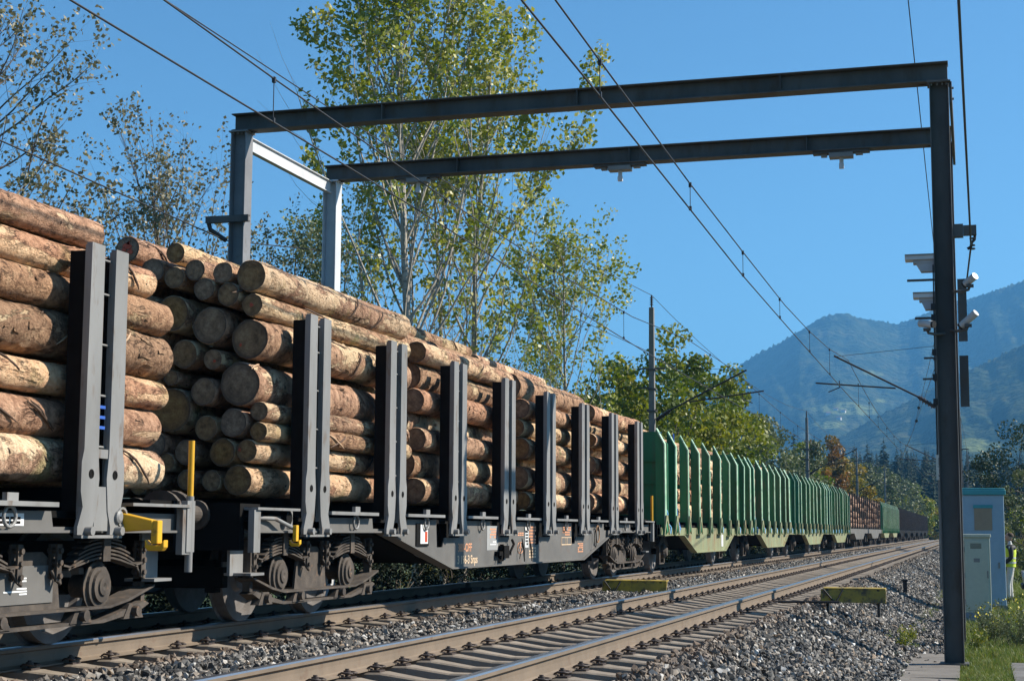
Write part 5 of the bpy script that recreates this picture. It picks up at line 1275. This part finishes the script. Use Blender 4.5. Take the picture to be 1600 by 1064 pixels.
# round scuff of bluish paint on the column
# scanners under the second beam
for i, (x0, x1, lab) in enumerate([(-10.12, -9.25, 'scanner under the second beam above the train'), (-6.35, -5.42, 'scanner under the second beam between the two tracks'), (-2.50, -1.55, 'scanner under the second beam nearest the right column')]):
    s = empty('laser_scanner', ((x0 + x1) / 2, Y2, ZT - .29), lab, 'scanner', 'scanners hanging under the portal beam'); h = (x1 - x0) / 2
    MB().box(-h, h, -.10, .08, -.045, -.002).build('mounting_plate', portal_m, s); b = MB(); b.box(-.2, .2, -.12, .1, -.12, -.045); b.box(-.34, -.24, -.05, .05, -.09, -.045); b.box(.24, .36, -.05, .05, -.08, -.045); b.build('housing', steel, s)
    b = MB(); b.cyl((.0, 0, -.12), (.0, 0, -.26), .035, n=10); b.box(-.04, .04, -.04, .04, -.30, -.22); b.build('sensor_head', bright_galv, s)
# devices on the right column
def dev(name, lab, cat, x, z, y=Y1): return empty(name, (x, y, z), lab, cat, 'devices on the right portal column')
for i, (z, w_, lab) in enumerate([(4.79, .40, 'upper grey sensor box on the left of the dark column'), (4.24, .30, 'lower grey sensor box on the left of the dark column')]):
    d = dev('sensor_box', lab, 'sensor', XR - .27, z)
    MB().box(-w_, 0, -.12, .14, .0, .06).build('sun_shade', bright_galv, d); MB().box(-w_, 0, -.14, .16, .061, .075).build('cover', steel, d)
    b = MB(); b.box(-w_ * .72, 0, -.08, .10, -.05, -.001); b.prism([(-w_ * .62, -.05), (0, -.05), (0, -.17), (-w_ * .45, -.17), (-w_ * .52, -.12)], -.07, .09, 'y'); b.build('housing', mat('grey_device_housing', (.42, .43, .45), rough=.5), d)
    MB().box(-w_ * .95, 0, -.02, .02, -.30, -.27).build('rod', portal_m, d)
cam_w = mat('white_camera_housing', (.5, .5, .49), rough=.4)
for (x, z, dx, dz, lab, dark) in [(.02, 4.44, .10, .05, 'upper white camera on the right of the dark column', 0), (-.02, 3.88, .15, .09, 'lower camera on the right of the dark column, tilted', 1), (-.58, 3.84, -.13, .02, 'camera on the left of the dark column', 2)]:
    d = dev('camera_unit', lab, 'camera', x, z, Y1 - .25)
    b = MB(); dx *= .75; a = Vector((-dx * .8, .06 if dark != 2 else -.06, -dz * .8)); c = Vector((dx, -.06 if dark != 2 else .06, dz)); b.cyl(a, c, .052, n=14); b.build('housing', cam_w, d)
    b = MB(); b.cyl(a + (a - c).normalized() * -.001, a + (a - c).normalized() * .03, .050, n=14); b.build('lens_hood', blk, d)
    b = MB(); sgn = -1 if x > -.3 else 1; b.tube([(0, 0, -.07), (sgn * .02, .0, -.13), (sgn * .12, .1, -.14), (sgn * .24 + (0), .2, -.12)], .022, 6); b.box(-.05, .05, -.04, .04, -.10, -.06); b.build('bracket', portal_m, d)
for z0, z1, lab in ((4.02, 4.92, 'upper perforated grey strip behind the dark column'), (2.95, 3.68, 'lower narrow grey strip behind the dark column')):
    d = dev('mounting_strip', lab, 'strip', XR + .02, z0, Y2 - .3); b = MB(); b.box(0, .14, -.03, .03, 0, (z1 - z0) * 1.14)
    for k in range(5): b.cyl((.08, -.032, .1 + k * .17), (.08, -.045, .1 + k * .17), .022, n=8)
    b.build('plate', portal_m, d)
d = dev('cable_bundle', 'dark cables clipped down the left edge of the dark column', 'cable', XR - .29, 2.6)
b = MB(); b.tube([(0, -.14, -.6), (0, -.14, .6), (.01, -.14, 2.1)], .010, 5)
for z in (.1, .45, .8, 1.3, 1.45): b.box(-.035, .02, -.17, -.12, z, z + .09)
b.build('cable', blk, d)

# ================================================================== MASTS AND WIRES
def mast(pos, zt, side, label, arm=True, n_=None, top_ins=True, tl=-1, num=False):
    x, y = pos; root = empty('catenary_mast', (x, y, -1.0), label, 'mast', 'catenary masts along the line'); H = zt + 1.0 - (.45 if top_ins else 0)
    b = MB(); w0, w1 = .14, .085; vs = []
    for z, w_ in ((0, w0), (H, w1)): vs += [(-w_, -w_, z), (w_, -w_, z), (w_, w_, z), (-w_, w_, z)]
    b.add(vs, [(3, 2, 1, 0), (4, 5, 6, 7), (0, 1, 5, 4), (1, 2, 6, 5), (2, 3, 7, 6), (3, 0, 4, 7)]); b.build('pole', mast_m, root, .01)
    if top_ins:
        b = MB(); b.cyl((0, 0, H), (0, 0, H + .45), .03, n=8)
        for k in range(4): b.cyl((0, 0, H + .1 + k * .08), (0, 0, H + .13 + k * .08), .075, .05, n=10)
        b.build('insulator', ins_m, root)
    for z, a_, c_ in ((H * .77, -.45, .5), (H * .70, -.5, .1), (H * .62, -.2, .2)):
        b = MB(); b.box(-.16, .16, -.16, .16, z, z + .05); b.box(a_, c_, -.03, .03, z + .04, z + .10); b.build('clamp', portal_m, root)
    if arm:
        s = side; tx = TC if x < -9 else XB + .7525; tx = (tx - x); sl = s
        b = MB(); ins = MB()
        zc = 5.4 + 1.0; ztop = 6.45 + 1.0
        # sloping tube and registration tube, insulated near the mast
        e1 = (tx + s * .35, 0, ztop + .12); b.tube([(s * .65, 0, zc - .35 + .14), e1], .032, 7); ins.cyl((s * .14, 0, zc - .55), (s * .65, 0, zc - .35 + .14), .055, n=8)
        b.tube([(s * 1.35, 0, zc + .08), (tx + s * .95, 0, zc + .42 if x < -9 else zc + .30)], .026, 6); b.tube([(tx + s * .2, 0, zc + .36), (tx + s * .2, 0, zc + .14), (tx - s * .55 * -1, 0, zc + .0)], .018, 5)
        b.tube([(s * .15, 0, ztop + .35), (e1[0] - s * .1, 0, ztop + .1)], .009, 4)
        for k in range(5): q = .2 + k * .09; ins.cyl((s * q, 0, zc - .55 + (q - .14) * .65), (s * (q + .03), 0, zc - .53 + (q - .14) * .65), .085, n=8)
        b.build('cantilever', wire_m, root); ins.build('insulator', ins_m, root)
    if num:
        MB().box(-.16, .16, -.19, -.182, 3.55, 4.35).build('number_plate', mat('pale_number_plate', (.55, .54, .50), rough=.6), root)
        text('E', .34, 'number', blk, root, (-.10, -.195, 4.02), 'y'); text('5', .34, 'number', blk, root, (-.10, -.195, 3.66), 'y')
        b = MB(); b.tube([(-.11, -.196, 3.97), (.11, -.196, 3.97)], .012, 4); b.build('number', blk, root)
    return root
mlab = ['nearest grey concrete catenary mast behind the train, with an insulator on top', 'second catenary mast, above the green wagons', 'third catenary mast, in front of the dull green tree', 'fourth catenary mast down the left side', 'fifth and farthest catenary mast on the left side']
for (x, y), z, l in zip([(-11, 55.9), (-11, 110.9), (-11, 159), (-11, 209.5), (-11, 259)], [9.36, 9.2, 9.1, 9.5, 9.1], mlab): mast((x, y), z, 1, l)
mast((-.98, 52.0), 9.0, -1, 'pale mast with a number plate just left of the dark column', num=True)
mast((-.8, 107), 8.8, -1, 'right hand mast farther up the line, hidden by the dark column')
mast((-.6, 159), 8.8, -1, 'farthest right hand mast up the line')

def wire(name, pts, label, r=.011, grp='overhead wires'):
    b = MB(); P_ = []
    for (a, c) in zip(pts, pts[1:]):
        n_ = max(2, int((Vector(c) - Vector(a)).length / 3)); P_ += [Vector(a).lerp(Vector(c), k / n_) for k in range(n_)]
    P_.append(Vector(pts[-1])); b.tube(P_, r, 5); return tag(b.build(name, wire_m), label, 'wire', grp)
def sag(p0, p1, s, n_=16):
    return [tuple(Vector(p0).lerp(Vector(p1), k / n_) - Vector((0, 0, 4 * s * (k / n_) * (1 - k / n_)))) for k in range(n_ + 1)]
XN = -3.9
m_near = [(XN, 2, 6.75), (XN, 8, 6.45), (XN, 14.9, 6.20), (XN, 16.8, 6.15), (XN, 22.7, 6.0), (XN, 28.4, 5.93), (XN, 35, 5.87), (XN, 40.5, 5.95), (XN, 46, 6.13), (XN + .1, 52, 6.42)]
c_near = [(XN, 2, 5.95), (XN, 13.7, 5.79), (XN, 16.9, 5.74), (XN, 22.9, 5.61), (XN, 28.3, 5.49), (XN, 36, 5.44), (XN, 51.9, 5.38), (XN, 107, 5.4), (XN, 159, 5.4), (XN, 250, 5.4)]
wire('messenger_wire', m_near + sag((XN + .1, 52, 6.42), (XN, 107, 6.45), .65)[1:] + sag((XN, 107, 6.45), (XN, 159, 6.45), .6)[1:] + sag((XN, 159, 6.45), (XN, 209, 6.45), .6)[1:], 'upper carrying wire over the empty near track')
wire('contact_wire', c_near, 'lower contact wire over the empty near track', .012)
m_far = [(TC, 5.8, 6.9), (TC, 10, 6.6), (TC, 14.3, 6.38), (TC, 17.02, 6.30), (TC, 24, 6.14), (TC, 31, 6.08), (TC, 38, 6.14), (TC, 46, 6.5), (TC, 55.9, 7.0 - .5)]
c_far = [(TC, 5.8, 5.86), (TC, 12.6, 5.80), (TC, 16.3, 5.77), (TC, 19.4, 5.75), (TC, 21.9, 5.72), (TC, 30, 5.58), (TC, 38.9, 5.45), (TC, 55.9, 5.35), (TC, 110.9, 5.4), (TC, 159, 5.4), (TC, 250, 5.4)]
wire('messenger_wire', m_far + sag((TC, 55.9, 6.5), (TC, 110.9, 6.5), .65)[1:] + sag((TC, 110.9, 6.5), (TC, 159, 6.5), .6)[1:] + sag((TC, 159, 6.5), (TC, 209, 6.5), .6)[1:], 'upper carrying wire over the train')
wire('contact_wire', c_far, 'lower contact wire over the train', .012)
def zat(pts, y):
    for a, c in zip(pts, pts[1:]):
        if a[1] <= y <= c[1]: return a[2] + (c[2] - a[2]) * (y - a[1]) / (c[1] - a[1])
m_n2 = m_near + sag((XN + .1, 52, 6.42), (XN, 107, 6.45), .65)[1:]; m_f2 = m_far + sag((TC, 55.9, 6.5), (TC, 110.9, 6.5), .65)[1:]
for X_, mm, cc, ys_, w_ in ((XN, m_n2, c_near, [11.0, 16.9, 22.8, 28.35, 34, 40.4, 46.2, 58, 64, 70, 77, 84, 91, 98], 'near track'), (TC, m_f2, c_far, [11.2, 17.08, 23.6, 30.4, 37, 44, 50, 62, 69, 76, 84, 92, 100], 'train')):
    for k, y in enumerate(ys_):
        b = MB(); z0, z1 = zat(cc, y), zat(mm, y); b.cyl((X_, y, z0), (X_, y, z1), .006, n=5); b.box(X_ - .02, X_ + .02, y - .02, y + .02, z0 - .01, z0 + .05); b.box(X_ - .02, X_ + .02, y - .02, y + .02, z1 - .05, z1 + .02)
        tag(b.build('dropper_wire', wire_m), '%s short dropper linking the two wires over the %s' % (nth(k), w_), 'wire', 'droppers over the ' + w_)
wire('feeder_wire', [(-11, 4, 8.75), (-11, 14, 8.52), (-11, 20, 8.47), (-11, 27.7, 8.47), (-11, 34, 8.55), (-11, 41.7, 8.78), (-11, 49, 9.05), (-11, 55.9, 9.36)] + sag((-11, 55.9, 9.36), (-11, 110.9, 9.2), .8)[1:] + sag((-11, 110.9, 9.2), (-11, 159, 9.1), .7)[1:] + sag((-11, 159, 9.1), (-11, 209.5, 9.5), .7)[1:], 'high feeder wire running from mast top to mast top behind the train')
wire('guy_wire', [(-11.35, 2, 5.6), (-11.0, 14.5, 5.52), (-11.6, Y1 - .05, 5.58), (-11.55, 34.2, 7.0), (-11.4, 42, 7.2), (-11.1, 55.8, 7.3)], 'low wire crossing the trees to the bracket on the first portal post')
wire('feeder_wire', [(-1.0, 10, 12.5), (-.9, 28.6, 10.45), (-.9, 40.0, 9.35), (-.95, 52, 9.0), (-.8, 107, 8.8), (-.6, 159, 8.8)], 'thin wire running steeply down just left of the dark column')
wire('feeder_wire', [tuple(at_y(1494, -60, 12.0)), tuple(at_y(1498, 0, 13.4)), (.05, Y1, 4.97), tuple(at_y(1503, 500, 31)), (-.9, 52, 6.9)], 'thick dark wire hanging from the bracket right of the column', .014)
for k, (a, bq) in enumerate((((-1.1, 52, 6.9), (-3.2, 92, 6.6)), ((-1.1, 52, 6.1), (-3.4, 92, 6.1)))):
    p1 = bq; b = MB(); b.tube([a, p1, (-9.6, 209, 8.6)], .009, 4); q = Vector(a).lerp(Vector(p1), .62); b.cyl(q - Vector((0, .1, 0)), q + Vector((0, .1, 0)), .07, n=8)
    tag(b.build('cross_wire', wire_m), ['upper', 'lower'][k] + ' thin wire with a small round insulator left of the number plate', 'wire', 'overhead wires')

# ================================================================== LINESIDE THINGS
board_m = mat('dirty_yellow_board', (.42, .29, .03), (.22, .16, .03), scale=4, rough=.6, c3=(.07, .055, .03), c3scale=6, c3lo=.5, c3hi=.62)
def board(x0, x1, y, z0, h, lab):
    root = empty('trackside_board', ((x0 + x1) / 2, y, z0), lab, 'board', 'yellow boards beside the rails'); w_ = (x1 - x0) / 2
    b = MB(); b.prism([(-.03, .0), (.0, .0), (.09, h), (.06, h)], -w_, w_, 'x'); b.prism([(.06, h), (.30, h + .01), (.30, h + .03), (.06, h + .02)], -w_ + .03, w_ - .01, 'x'); b.build('panel', board_m, root, .004)
    b = MB(); b.tube([(-w_ + .04, .03, h), (-w_ + .22, -.06, .0)], .013, 5); b.tube([(-w_ + .34, .04, h), (-w_ + .24, -.06, .0)], .013, 5)
    for e in (-w_ + .1, w_ - .12): b.box(e - .02, e + .02, .05, .28, -.22, h)
    b.build('strut', blk, root); return root
board(-6.62, -5.42, 28.8, -.20, .20, 'low dirty yellow board lying between the two tracks')
r_ = board(-2.36, -1.36, 25.5, -.17, .20, 'dirty yellow board at the shoulder right of the near track')
MB().cyl((-1.15, -.12, .0), (-.2, -.12, .01), .02, n=6).build('dark_rod', blk, r_)
b = MB(); b.box(-.05, .05, -.05, .05, 0, .34); b.box(-.07, .07, -.07, .07, .34, .38); o = b.build('marker_post', blk); o.location = (-1.72, 41, -.62); tag(o, 'small dark marker post on the ballast shoulder', 'post')
b = MB(); b.box(0, .22, 0, .5, -.02, .14); b.cyl((.11, .1, .14), (.11, .1, .22), .05, n=8); o = b.build('track_sensor', bogie_m); o.location = (-8.55, 26.3, -.20); tag(o, 'small brown device on the sleepers under the grey wagon', 'sensor')

# blue-grey shelter
blue_w = mat('blue_grey_shelter_wall', (.30, .41, .50), (.27, .37, .46), scale=6, rough=.7, bump=.001, c3=(.3, .38, .45), c3scale=3, c3lo=.6, c3hi=.8)
turq = mat('turquoise_roof_edge', (.06, .30, .33), (.05, .25, .28), scale=5, rough=.45)
sh = empty('shelter', (.13, 40.4, -.92), 'tall blue-grey box shelter with a turquoise roof edge beside the dark column', 'shelter', rz=R(4))
b = MB(); b.box(-.50, .50, -.5, .7, .12, 2.74); b.build('wall', blue_w, sh, .01)
MB().box(-.48, .52, -.49, .69, 0, .12).build('base', mat('concrete_grey_base', (.2, .22, .24), rough=.9), sh)
b = MB(); b.box(-.55, .545, -.55, .75, 2.741, 2.86); b.box(-.53, .525, -.53, .73, 2.86, 2.90); b.build('roof', turq, sh, .01)
b = MB(); b.box(-.19, .22, -.515, -.503, 1.9, 2.42); f_ = b.build('brown_panel', mat('brown_board', (.34, .26, .18), (.28, .21, .15), scale=5, rough=.8), sh); MB().box(-.21, .24, -.53, -.503, 2.42, 2.50).build('panel_hood', turq, f_)
b = MB(); b.box(-.40, .40, -.506, -.5025, .2, 1.85); dr = b.build('door', blue_w, sh, .003)
for z in (.45, 1.0, 1.6): MB().cyl((-.40, -.51, z - .06), (-.40, -.51, z + .06), .014, n=8).build('hinge', steel, dr)
MB().box(.33, .37, -.53, -.507, 1.0, 1.14).build('handle', steel, dr)
# grey-green cabinet
cab_m = mat('pale_grey_green_cabinet', (.47, .50, .40), (.42, .45, .37), scale=12, rough=.7, bump=.001, bscale=60)
cb_ = empty('control_cabinet', (0.0, 34.3, -.9), 'pale grey-green electrical cabinet on a blue-grey plinth in front of the shelter', 'cabinet', rz=R(1))
MB().box(-.27, .27, -.17, .17, .20, 1.72).build('body', cab_m, cb_, .008)
b = MB(); b.box(-.235, .235, -.185, -.1705, .25, 1.66); d_ = b.build('door', cab_m, cb_, .006)
b = MB(); b.box(.20, .225, -.20, -.186, .9, 1.05); b.build('handle', steel, d_)
for z in (.42, .95, 1.48): MB().cyl((-.245, -.188, z - .05), (-.245, -.188, z + .05), .012, n=8).build('hinge', steel, d_)
for k in range(5): MB().box(-.12, .10, -.1875, -.1855, 1.50 + k * .022, 1.51 + k * .022).build('vent_slot', dark_steel, d_)
MB().box(-.06, .06, -.1875, -.1856, 1.22, 1.30).build('small_plate', steel, d_)
MB().box(-.29, .29, -.20, .20, 1.721, 1.79).build('lid', cab_m, cb_, .01)
MB().box(-.26, .25, -.18, .18, 0, .199).build('plinth', mat('blue_grey_plinth', (.24, .29, .34), rough=.8), cb_)

# ---- person in a high visibility vest beside the shelter, seen from the side, facing left
vest = mat('yellow_safety_vest', (.62, .75, .06), (.55, .66, .05), scale=14, rough=.7); trous = mat('white_trousers', (.62, .60, .56), (.5, .48, .45), scale=9, rough=.9, bump=.01, bscale=20)
def skinned(name, joints, edges, material, parent, root_i=0, sub=2):
    me = bpy.data.meshes.new(name); me.from_pydata([j[:3] for j in joints], edges, []); me.materials.append(material)
    o = link(name, me, parent); md = o.modifiers.new('skin', 'SKIN'); sk = me.skin_vertices[0].data if me.skin_vertices else None
    if not sk:
        bm = bmesh.new(); bm.from_mesh(me); bm.verts.layers.skin.verify(); bm.to_mesh(me); bm.free(); sk = me.skin_vertices[0].data
    for k, j in enumerate(joints):
        sk[k].radius = (j[3], j[4] if len(j) > 4 else j[3]); sk[k].use_root = (k == root_i)
    ss = o.modifiers.new('smooth', 'SUBSURF'); ss.levels = ss.render_levels = sub
    return o
pe_ = empty('person', (.86, 44.2, -.90), 'person in a yellow safety vest and white trousers standing right of the shelter', 'person', rz=R(-90))
# built facing +Y, turned to face left (-X) by the parent
pe_.rotation_euler = (0, 0, R(90))
J = [(0, 0, .95, .155, .12), (0, .01, 1.15, .15, .11), (0, .02, 1.35, .18, .12), (0, .0, 1.48, .10, .08), (0, .01, 1.55, .055), (0, .02, 1.62, .06),
     (.09, 0, .88, .10), (.10, .03, .50, .07), (.10, -.01, .12, .05), (-.09, 0, .88, .10), (-.10, .08, .50, .07), (-.10, .07, .12, .05),
     (.19, -.01, 1.42, .06), (.24, -.03, 1.17, .048), (.22, .14, .98, .04), (-.19, -.01, 1.42, .06), (-.24, -.02, 1.17, .048), (-.20, .18, 1.02, .04)]
Eg = [(0, 1), (1, 2), (2, 3), (3, 4), (4, 5), (0, 6), (6, 7), (7, 8), (0, 9), (9, 10), (10, 11), (2, 12), (12, 13), (13, 14), (2, 15), (15, 16), (16, 17)]
skinned('body', J, Eg, trous, pe_)
skinned('dark_sleeves', [(0, .0, 1.40, .16, .12), (.20, -.01, 1.42, .075), (.25, -.03, 1.17, .062), (.225, .12, 1.0, .05), (-.20, -.01, 1.42, .075), (-.25, -.02, 1.17, .062), (-.205, .16, 1.03, .05)], [(0, 1), (1, 2), (2, 3), (0, 4), (4, 5), (5, 6)], blk, pe_)
b = MB(); pr = [(.93, .175), (1.1, .172), (1.3, .198), (1.42, .2), (1.49, .13), (1.50, .085)]; b.lathe([(z, r) for z, r in pr], (0, 0, 0), 'z', 20); b.v = [(x * 1.08, y * .80 + .01, z) for x, y, z in b.v]; b.sm = [True] * len(b.sm); vo_ = b.build('vest', vest, pe_)
b = MB()
for z in (1.02, 1.14): b.lathe([(z, .181), (z + .045, .183)], (0, 0, 0), 'z', 20)
b.v = [(x * 1.09, y * .82 + .01, z) for x, y, z in b.v]; b.build('reflective_band', mat('silver_band', (.6, .6, .6), rough=.3), vo_)
bm = bmesh.new(); bmesh.ops.create_uvsphere(bm, u_segments=20, v_segments=14, radius=1)
for v in bm.verts:
    x, y, z = v.co; f_z = 1 - .18 * max(0, -z); v.co = (x * .078 * f_z, y * .098 * f_z + (.018 if (abs(z + .1) < .16 and y > .85 and abs(x) < .3) else 0), z * .118)
me = bpy.data.meshes.new('head'); bm.to_mesh(me); bm.free(); me.materials.append(skin); [setattr(p, 'use_smooth', True) for p in me.polygons]
hd = link('head', me, pe_, (0, .03, 1.70))
b = MB(); b.lathe([(.02, .083), (.06, .082), (.10, .062), (.125, .03), (.13, .001)], (0, -.012, 0), 'z', 18); b.v = [(x, y * 1.2 - .02, z) for x, y, z in b.v]; b.sm = [True] * len(b.sm); b.build('hair', mat('brown_hair', (.09, .055, .035), rough=.8), hd)
b = MB(); b.prism([(.09, -.02), (.125, -.03), (.10, -.055), (.09, -.055)], -.012, .012, 'x'); b.build('nose', skin, hd)
for s in (-1, 1):
    MB().box(s * .078 - .008, s * .078 + .008, -.012, .012, -.03, .03).build('ear', skin, hd); MB().cyl((s * .032, .088, .008), (s * .032, .097, .008), .009, n=8).build('eye', blk, hd)
MB().box(-.022, .022, .090, .096, -.066, -.060).build('mouth', red_p, hd)
for s, (hx, hy, hz) in ((1, (.22, .14, .98)), (-1, (-.20, .18, 1.02))):
    h_ = MB(); h_.box(-.035, .035, -.015, .02, -.075, .01)
    h_.v = [(hx + x, hy + y + .03, hz + z) for x, y, z in h_.v]; ho = h_.build('hand', skin, pe_, .012)
    for k in range(4): f_ = MB(); xx = hx - .027 + k * .018; f_.tube([(xx, hy + .03, hz - .07), (xx, hy + .045, hz - .105), (xx, hy + .06, hz - .125 - .008 * (k in (1, 2)))], .0085, 6); f_.build('finger', skin, ho)
    f_ = MB(); f_.tube([(hx - s * .03, hy + .04, hz - .03), (hx - s * .05, hy + .065, hz - .06)], .010, 6); f_.build('thumb', skin, ho)
for s, y in ((.10, -.02), (-.10, .06)):
    b = MB(); b.prism([(y - .09, 0), (y + .20, 0), (y + .20, .05), (y + .09, .10), (y - .07, .12), (y - .09, .05)], s - .048, s + .048, 'x'); b.build('shoe', blk, pe_, .015)

# ---- parked car whose front just enters the picture at the right edge
car = empty('parked_car', (3.35, 47.2, -.93), 'light coloured car just entering the picture at the right edge beside the grass bank', 'car')
paintm = mat('pale_silver_blue_car_paint', (.45, .5, .56), rough=.25, metal=.3)
b = MB(); side = [(-2.1, .30), (-2.12, .62), (-2.0, .86), (-1.1, 1.0), (-.35, 1.44), (1.15, 1.47), (1.95, 1.05), (2.1, .95), (2.12, .3)]
b.prism(side, -.82, .82, 'y'); b.build('body', paintm, car, .06)
b = MB(); b.prism([(-.98, 1.02), (-.33, 1.40), (1.08, 1.42), (1.6, 1.03)], -.835, .835, 'y'); b.build('window', glass_m, car)
for x in (-1.35, 1.35):
    for s in (-1, 1):
        t_ = MB(); t_.lathe([(s * .62, .12), (s * .62, .32), (s * .83, .32), (s * .84, .22), (s * .84, .12)], (x, 0, .32), 'y', 24); w_ = t_.build('wheel', blk, car)
        r__ = MB(); r__.lathe([(s * .83, .001), (s * .845, .05), (s * .84, .2)], (x, 0, .32), 'y', 20); r__.build('rim', bright_galv, w_)
for s in (-1, 1): MB().box(-2.13, -1.95, s * .68 - .14, s * .68 + .14, .62, .78).build('headlight', bright_galv, car)
b = MB(); b.box(-2.16, -2.0, -.8, .8, .28, .45); b.build('bumper', blk, car, .03)

# ================================================================== GRASS AND WEEDS
gm = leaf_mat('grass_blade', [(.08, .13, .025), (.13, .19, .035), (.22, .24, .07), (.36, .31, .15)], rough=.5, trans=.3)
def tuft(seed, n=16, h=.16):
    rs = np.random.RandomState(seed); V, Fq, T = [], [], []
    for k in range(n):
        a = rs.rand() * 6.283; r = rs.rand() * .05; x, y = r * math.cos(a), r * math.sin(a); L_ = h * rs.uniform(.5, 1.2); bx_, by_ = rs.normal(0, .35, 2) * L_; wx, wy = .004 * math.cos(a + 1.5), .004 * math.sin(a + 1.5); o = len(V)
        V += [(x - wx, y - wy, 0), (x + wx, y + wy, 0), (x + bx_ * .4 + wx * .8, y + by_ * .4 + wy * .8, L_ * .6), (x + bx_ * .4 - wx * .8, y + by_ * .4 - wy * .8, L_ * .6), (x + bx_, y + by_, L_ * .95), (x + bx_ * 1.02, y + by_ * 1.02, L_ * .97)]
        Fq += [(o, o + 1, o + 2, o + 3), (o + 3, o + 2, o + 5, o + 4)]; T += [rs.rand()] * 6
    return mesh_np('grass_tuft', V, Fq, gm, tint=T)
tufts = [tuft(s) for s in range(5)]
rs = np.random.RandomState(5)
def zone(n, x0, x1, y0, y1, s0, s1): return np.c_[rs.uniform(x0, x1, n), rs.uniform(y0, y1, n), np.zeros(n)], rs.uniform(s0, s1, n)
Z_ = [zone(1300, -.24, .42, 14, 24.5, .35, .8), zone(700, -.35, .6, 24.5, 34, .5, 1.2), zone(900, -.2, 3.5, 24.2, 34, .6, 1.3), zone(9000, -.2, 12, 34, 60, .7, 1.5), zone(9000, 0.7, 26, 60, 140, 1.4, 3.2), zone(3000, -15, -11.5, 18, 60, .8, 1.6), zone(350, -1.5, -.9, 24, 55, .4, .8), zone(300, -1.0, -.25, 19, 23.6, .15, .3)]
P = np.concatenate([z[0] for z in Z_]); Sx = np.concatenate([z[1] for z in Z_])
P[:, 2] = np.where(P[:, 0] < -10, -1.12, np.where(P[:, 0] < -.9, -.9, -.985 + np.clip(P[:, 0] - 1.2, 0, 25) * .02)); P[:, 2] += np.where((P[:, 0] > -.3) & (P[:, 0] < .42), .02, 0)
kp = ~((P[:, 0] < -.25) & (P[:, 0] > -1.0) & (rs.rand(len(P)) < .6)); P, Sx = P[kp], Sx[kp]
o = gn_scatter('grass', P, np.c_[np.zeros(len(P)), np.zeros(len(P)), rs.uniform(0, 6.28, len(P))], np.c_[Sx, Sx, Sx], rs.randint(0, 5, len(P)), tufts)
tag(o, 'green grass growing beside the path and on the bank', 'grass', kind='stuff')
flower_m = mat('yellow_flower', (.75, .62, .03), rough=.6)
def weed(x, y, H, w_, n_, seed, lab, flowers=True, lf='greygreen'):
    rs = np.random.RandomState(seed); root = empty('weed_plant', (x, y, -.93), lab, 'plant', 'weeds in front of the cabinet'); paths, tips = [], []
    for k in range(n_):
        d = np.array([rs.normal(0, .32) * w_, rs.normal(0, .32) * w_, 1.0]); p_, r__, _ = branch(rs, (rs.normal(0, .08) * w_, rs.normal(0, .08) * w_, 0), d / np.linalg.norm(d), H * rs.uniform(.6, 1.15), .005, 6, .02, .09); paths.append((p_, r__)); tips.append(p_)
    V, Fq = tubes_np(paths, 3); link('stem', mesh_np('stem', V, Fq, mat('dry_stem', (.22, .2, .1), rough=.8)), root)
    T = np.array(tips); m = n_ * 26; ii = rs.randint(0, n_, m); u = rs.uniform(.15, 1, m) * 6; k = np.minimum(u.astype(int), 5); fr = (u - k)[:, None]; C = T[ii, k] * (1 - fr) + T[ii, k + 1] * fr + rs.normal(size=(m, 3)) * .03
    V, Fq = leaves(C, .05, rs, wid=.4); link('foliage', mesh_np('foliage', V, Fq, leafm[lf], tint=np.repeat(rs.rand(m), 4)), root)
    if flowers:
        C = T[:, -1][rs.rand(n_) < .6]; C = np.repeat(C, 3, 0) + rs.normal(size=(len(C) * 3, 3)) * .025; V, Fq = leaves(C, .035, rs, wid=1.0); link('flowers', mesh_np('flowers', V, Fq, flower_m), root)
weed(.62, 27.2, .75, 1.2, 42, 1, 'yellow flowering weed at the right edge in front of the cabinet')
weed(.30, 28.2, .62, 1.0, 34, 2, 'bushy weed with a few yellow flowers right of the cabinet plinth')
weed(.06, 30.5, .55, .8, 22, 3, 'dry weed below the cabinet', False)
weed(1.0, 30.0, .8, 1.3, 34, 4, 'taller weed behind the flowering one at the right edge', True, 'green')
weed(-.08, 26.0, .38, .8, 14, 5, 'small weed at the foot of the dark column', False, 'green')
weed(-1.2, 26.0, .30, 1.0, 16, 6, 'low green weed in the ballast left of the dark column', False, 'green')
weed(-1.1, 27.8, .28, 1.0, 16, 7, 'low weed in the ballast behind the dark column', False, 'green')

# ================================================================== HAZE
hz = bpy.data.materials.new('haze_air'); hz.use_nodes = True; nt = hz.node_tree; nt.nodes.clear()
o_ = nt.nodes.new('ShaderNodeOutputMaterial'); pv = nt.nodes.new('ShaderNodeVolumePrincipled'); pv.inputs['Density'].default_value = .00017; pv.inputs['Color'].default_value = (.16, .52, 1.0, 1); pv.inputs['Anisotropy'].default_value = .1
nt.links.new(pv.outputs[0], o_.inputs['Volume'])
zt_ = max(v.co.z for ob in COL.objects if ob.name.startswith('mountain') for v in ob.data.vertices) + 30
o = MB().box(-8900, 8900, -8900, 8900, -12.0, zt_).build('haze', hz); tag(o, 'thin blue air between the camera and the mountains', 'haze', kind='stuff')
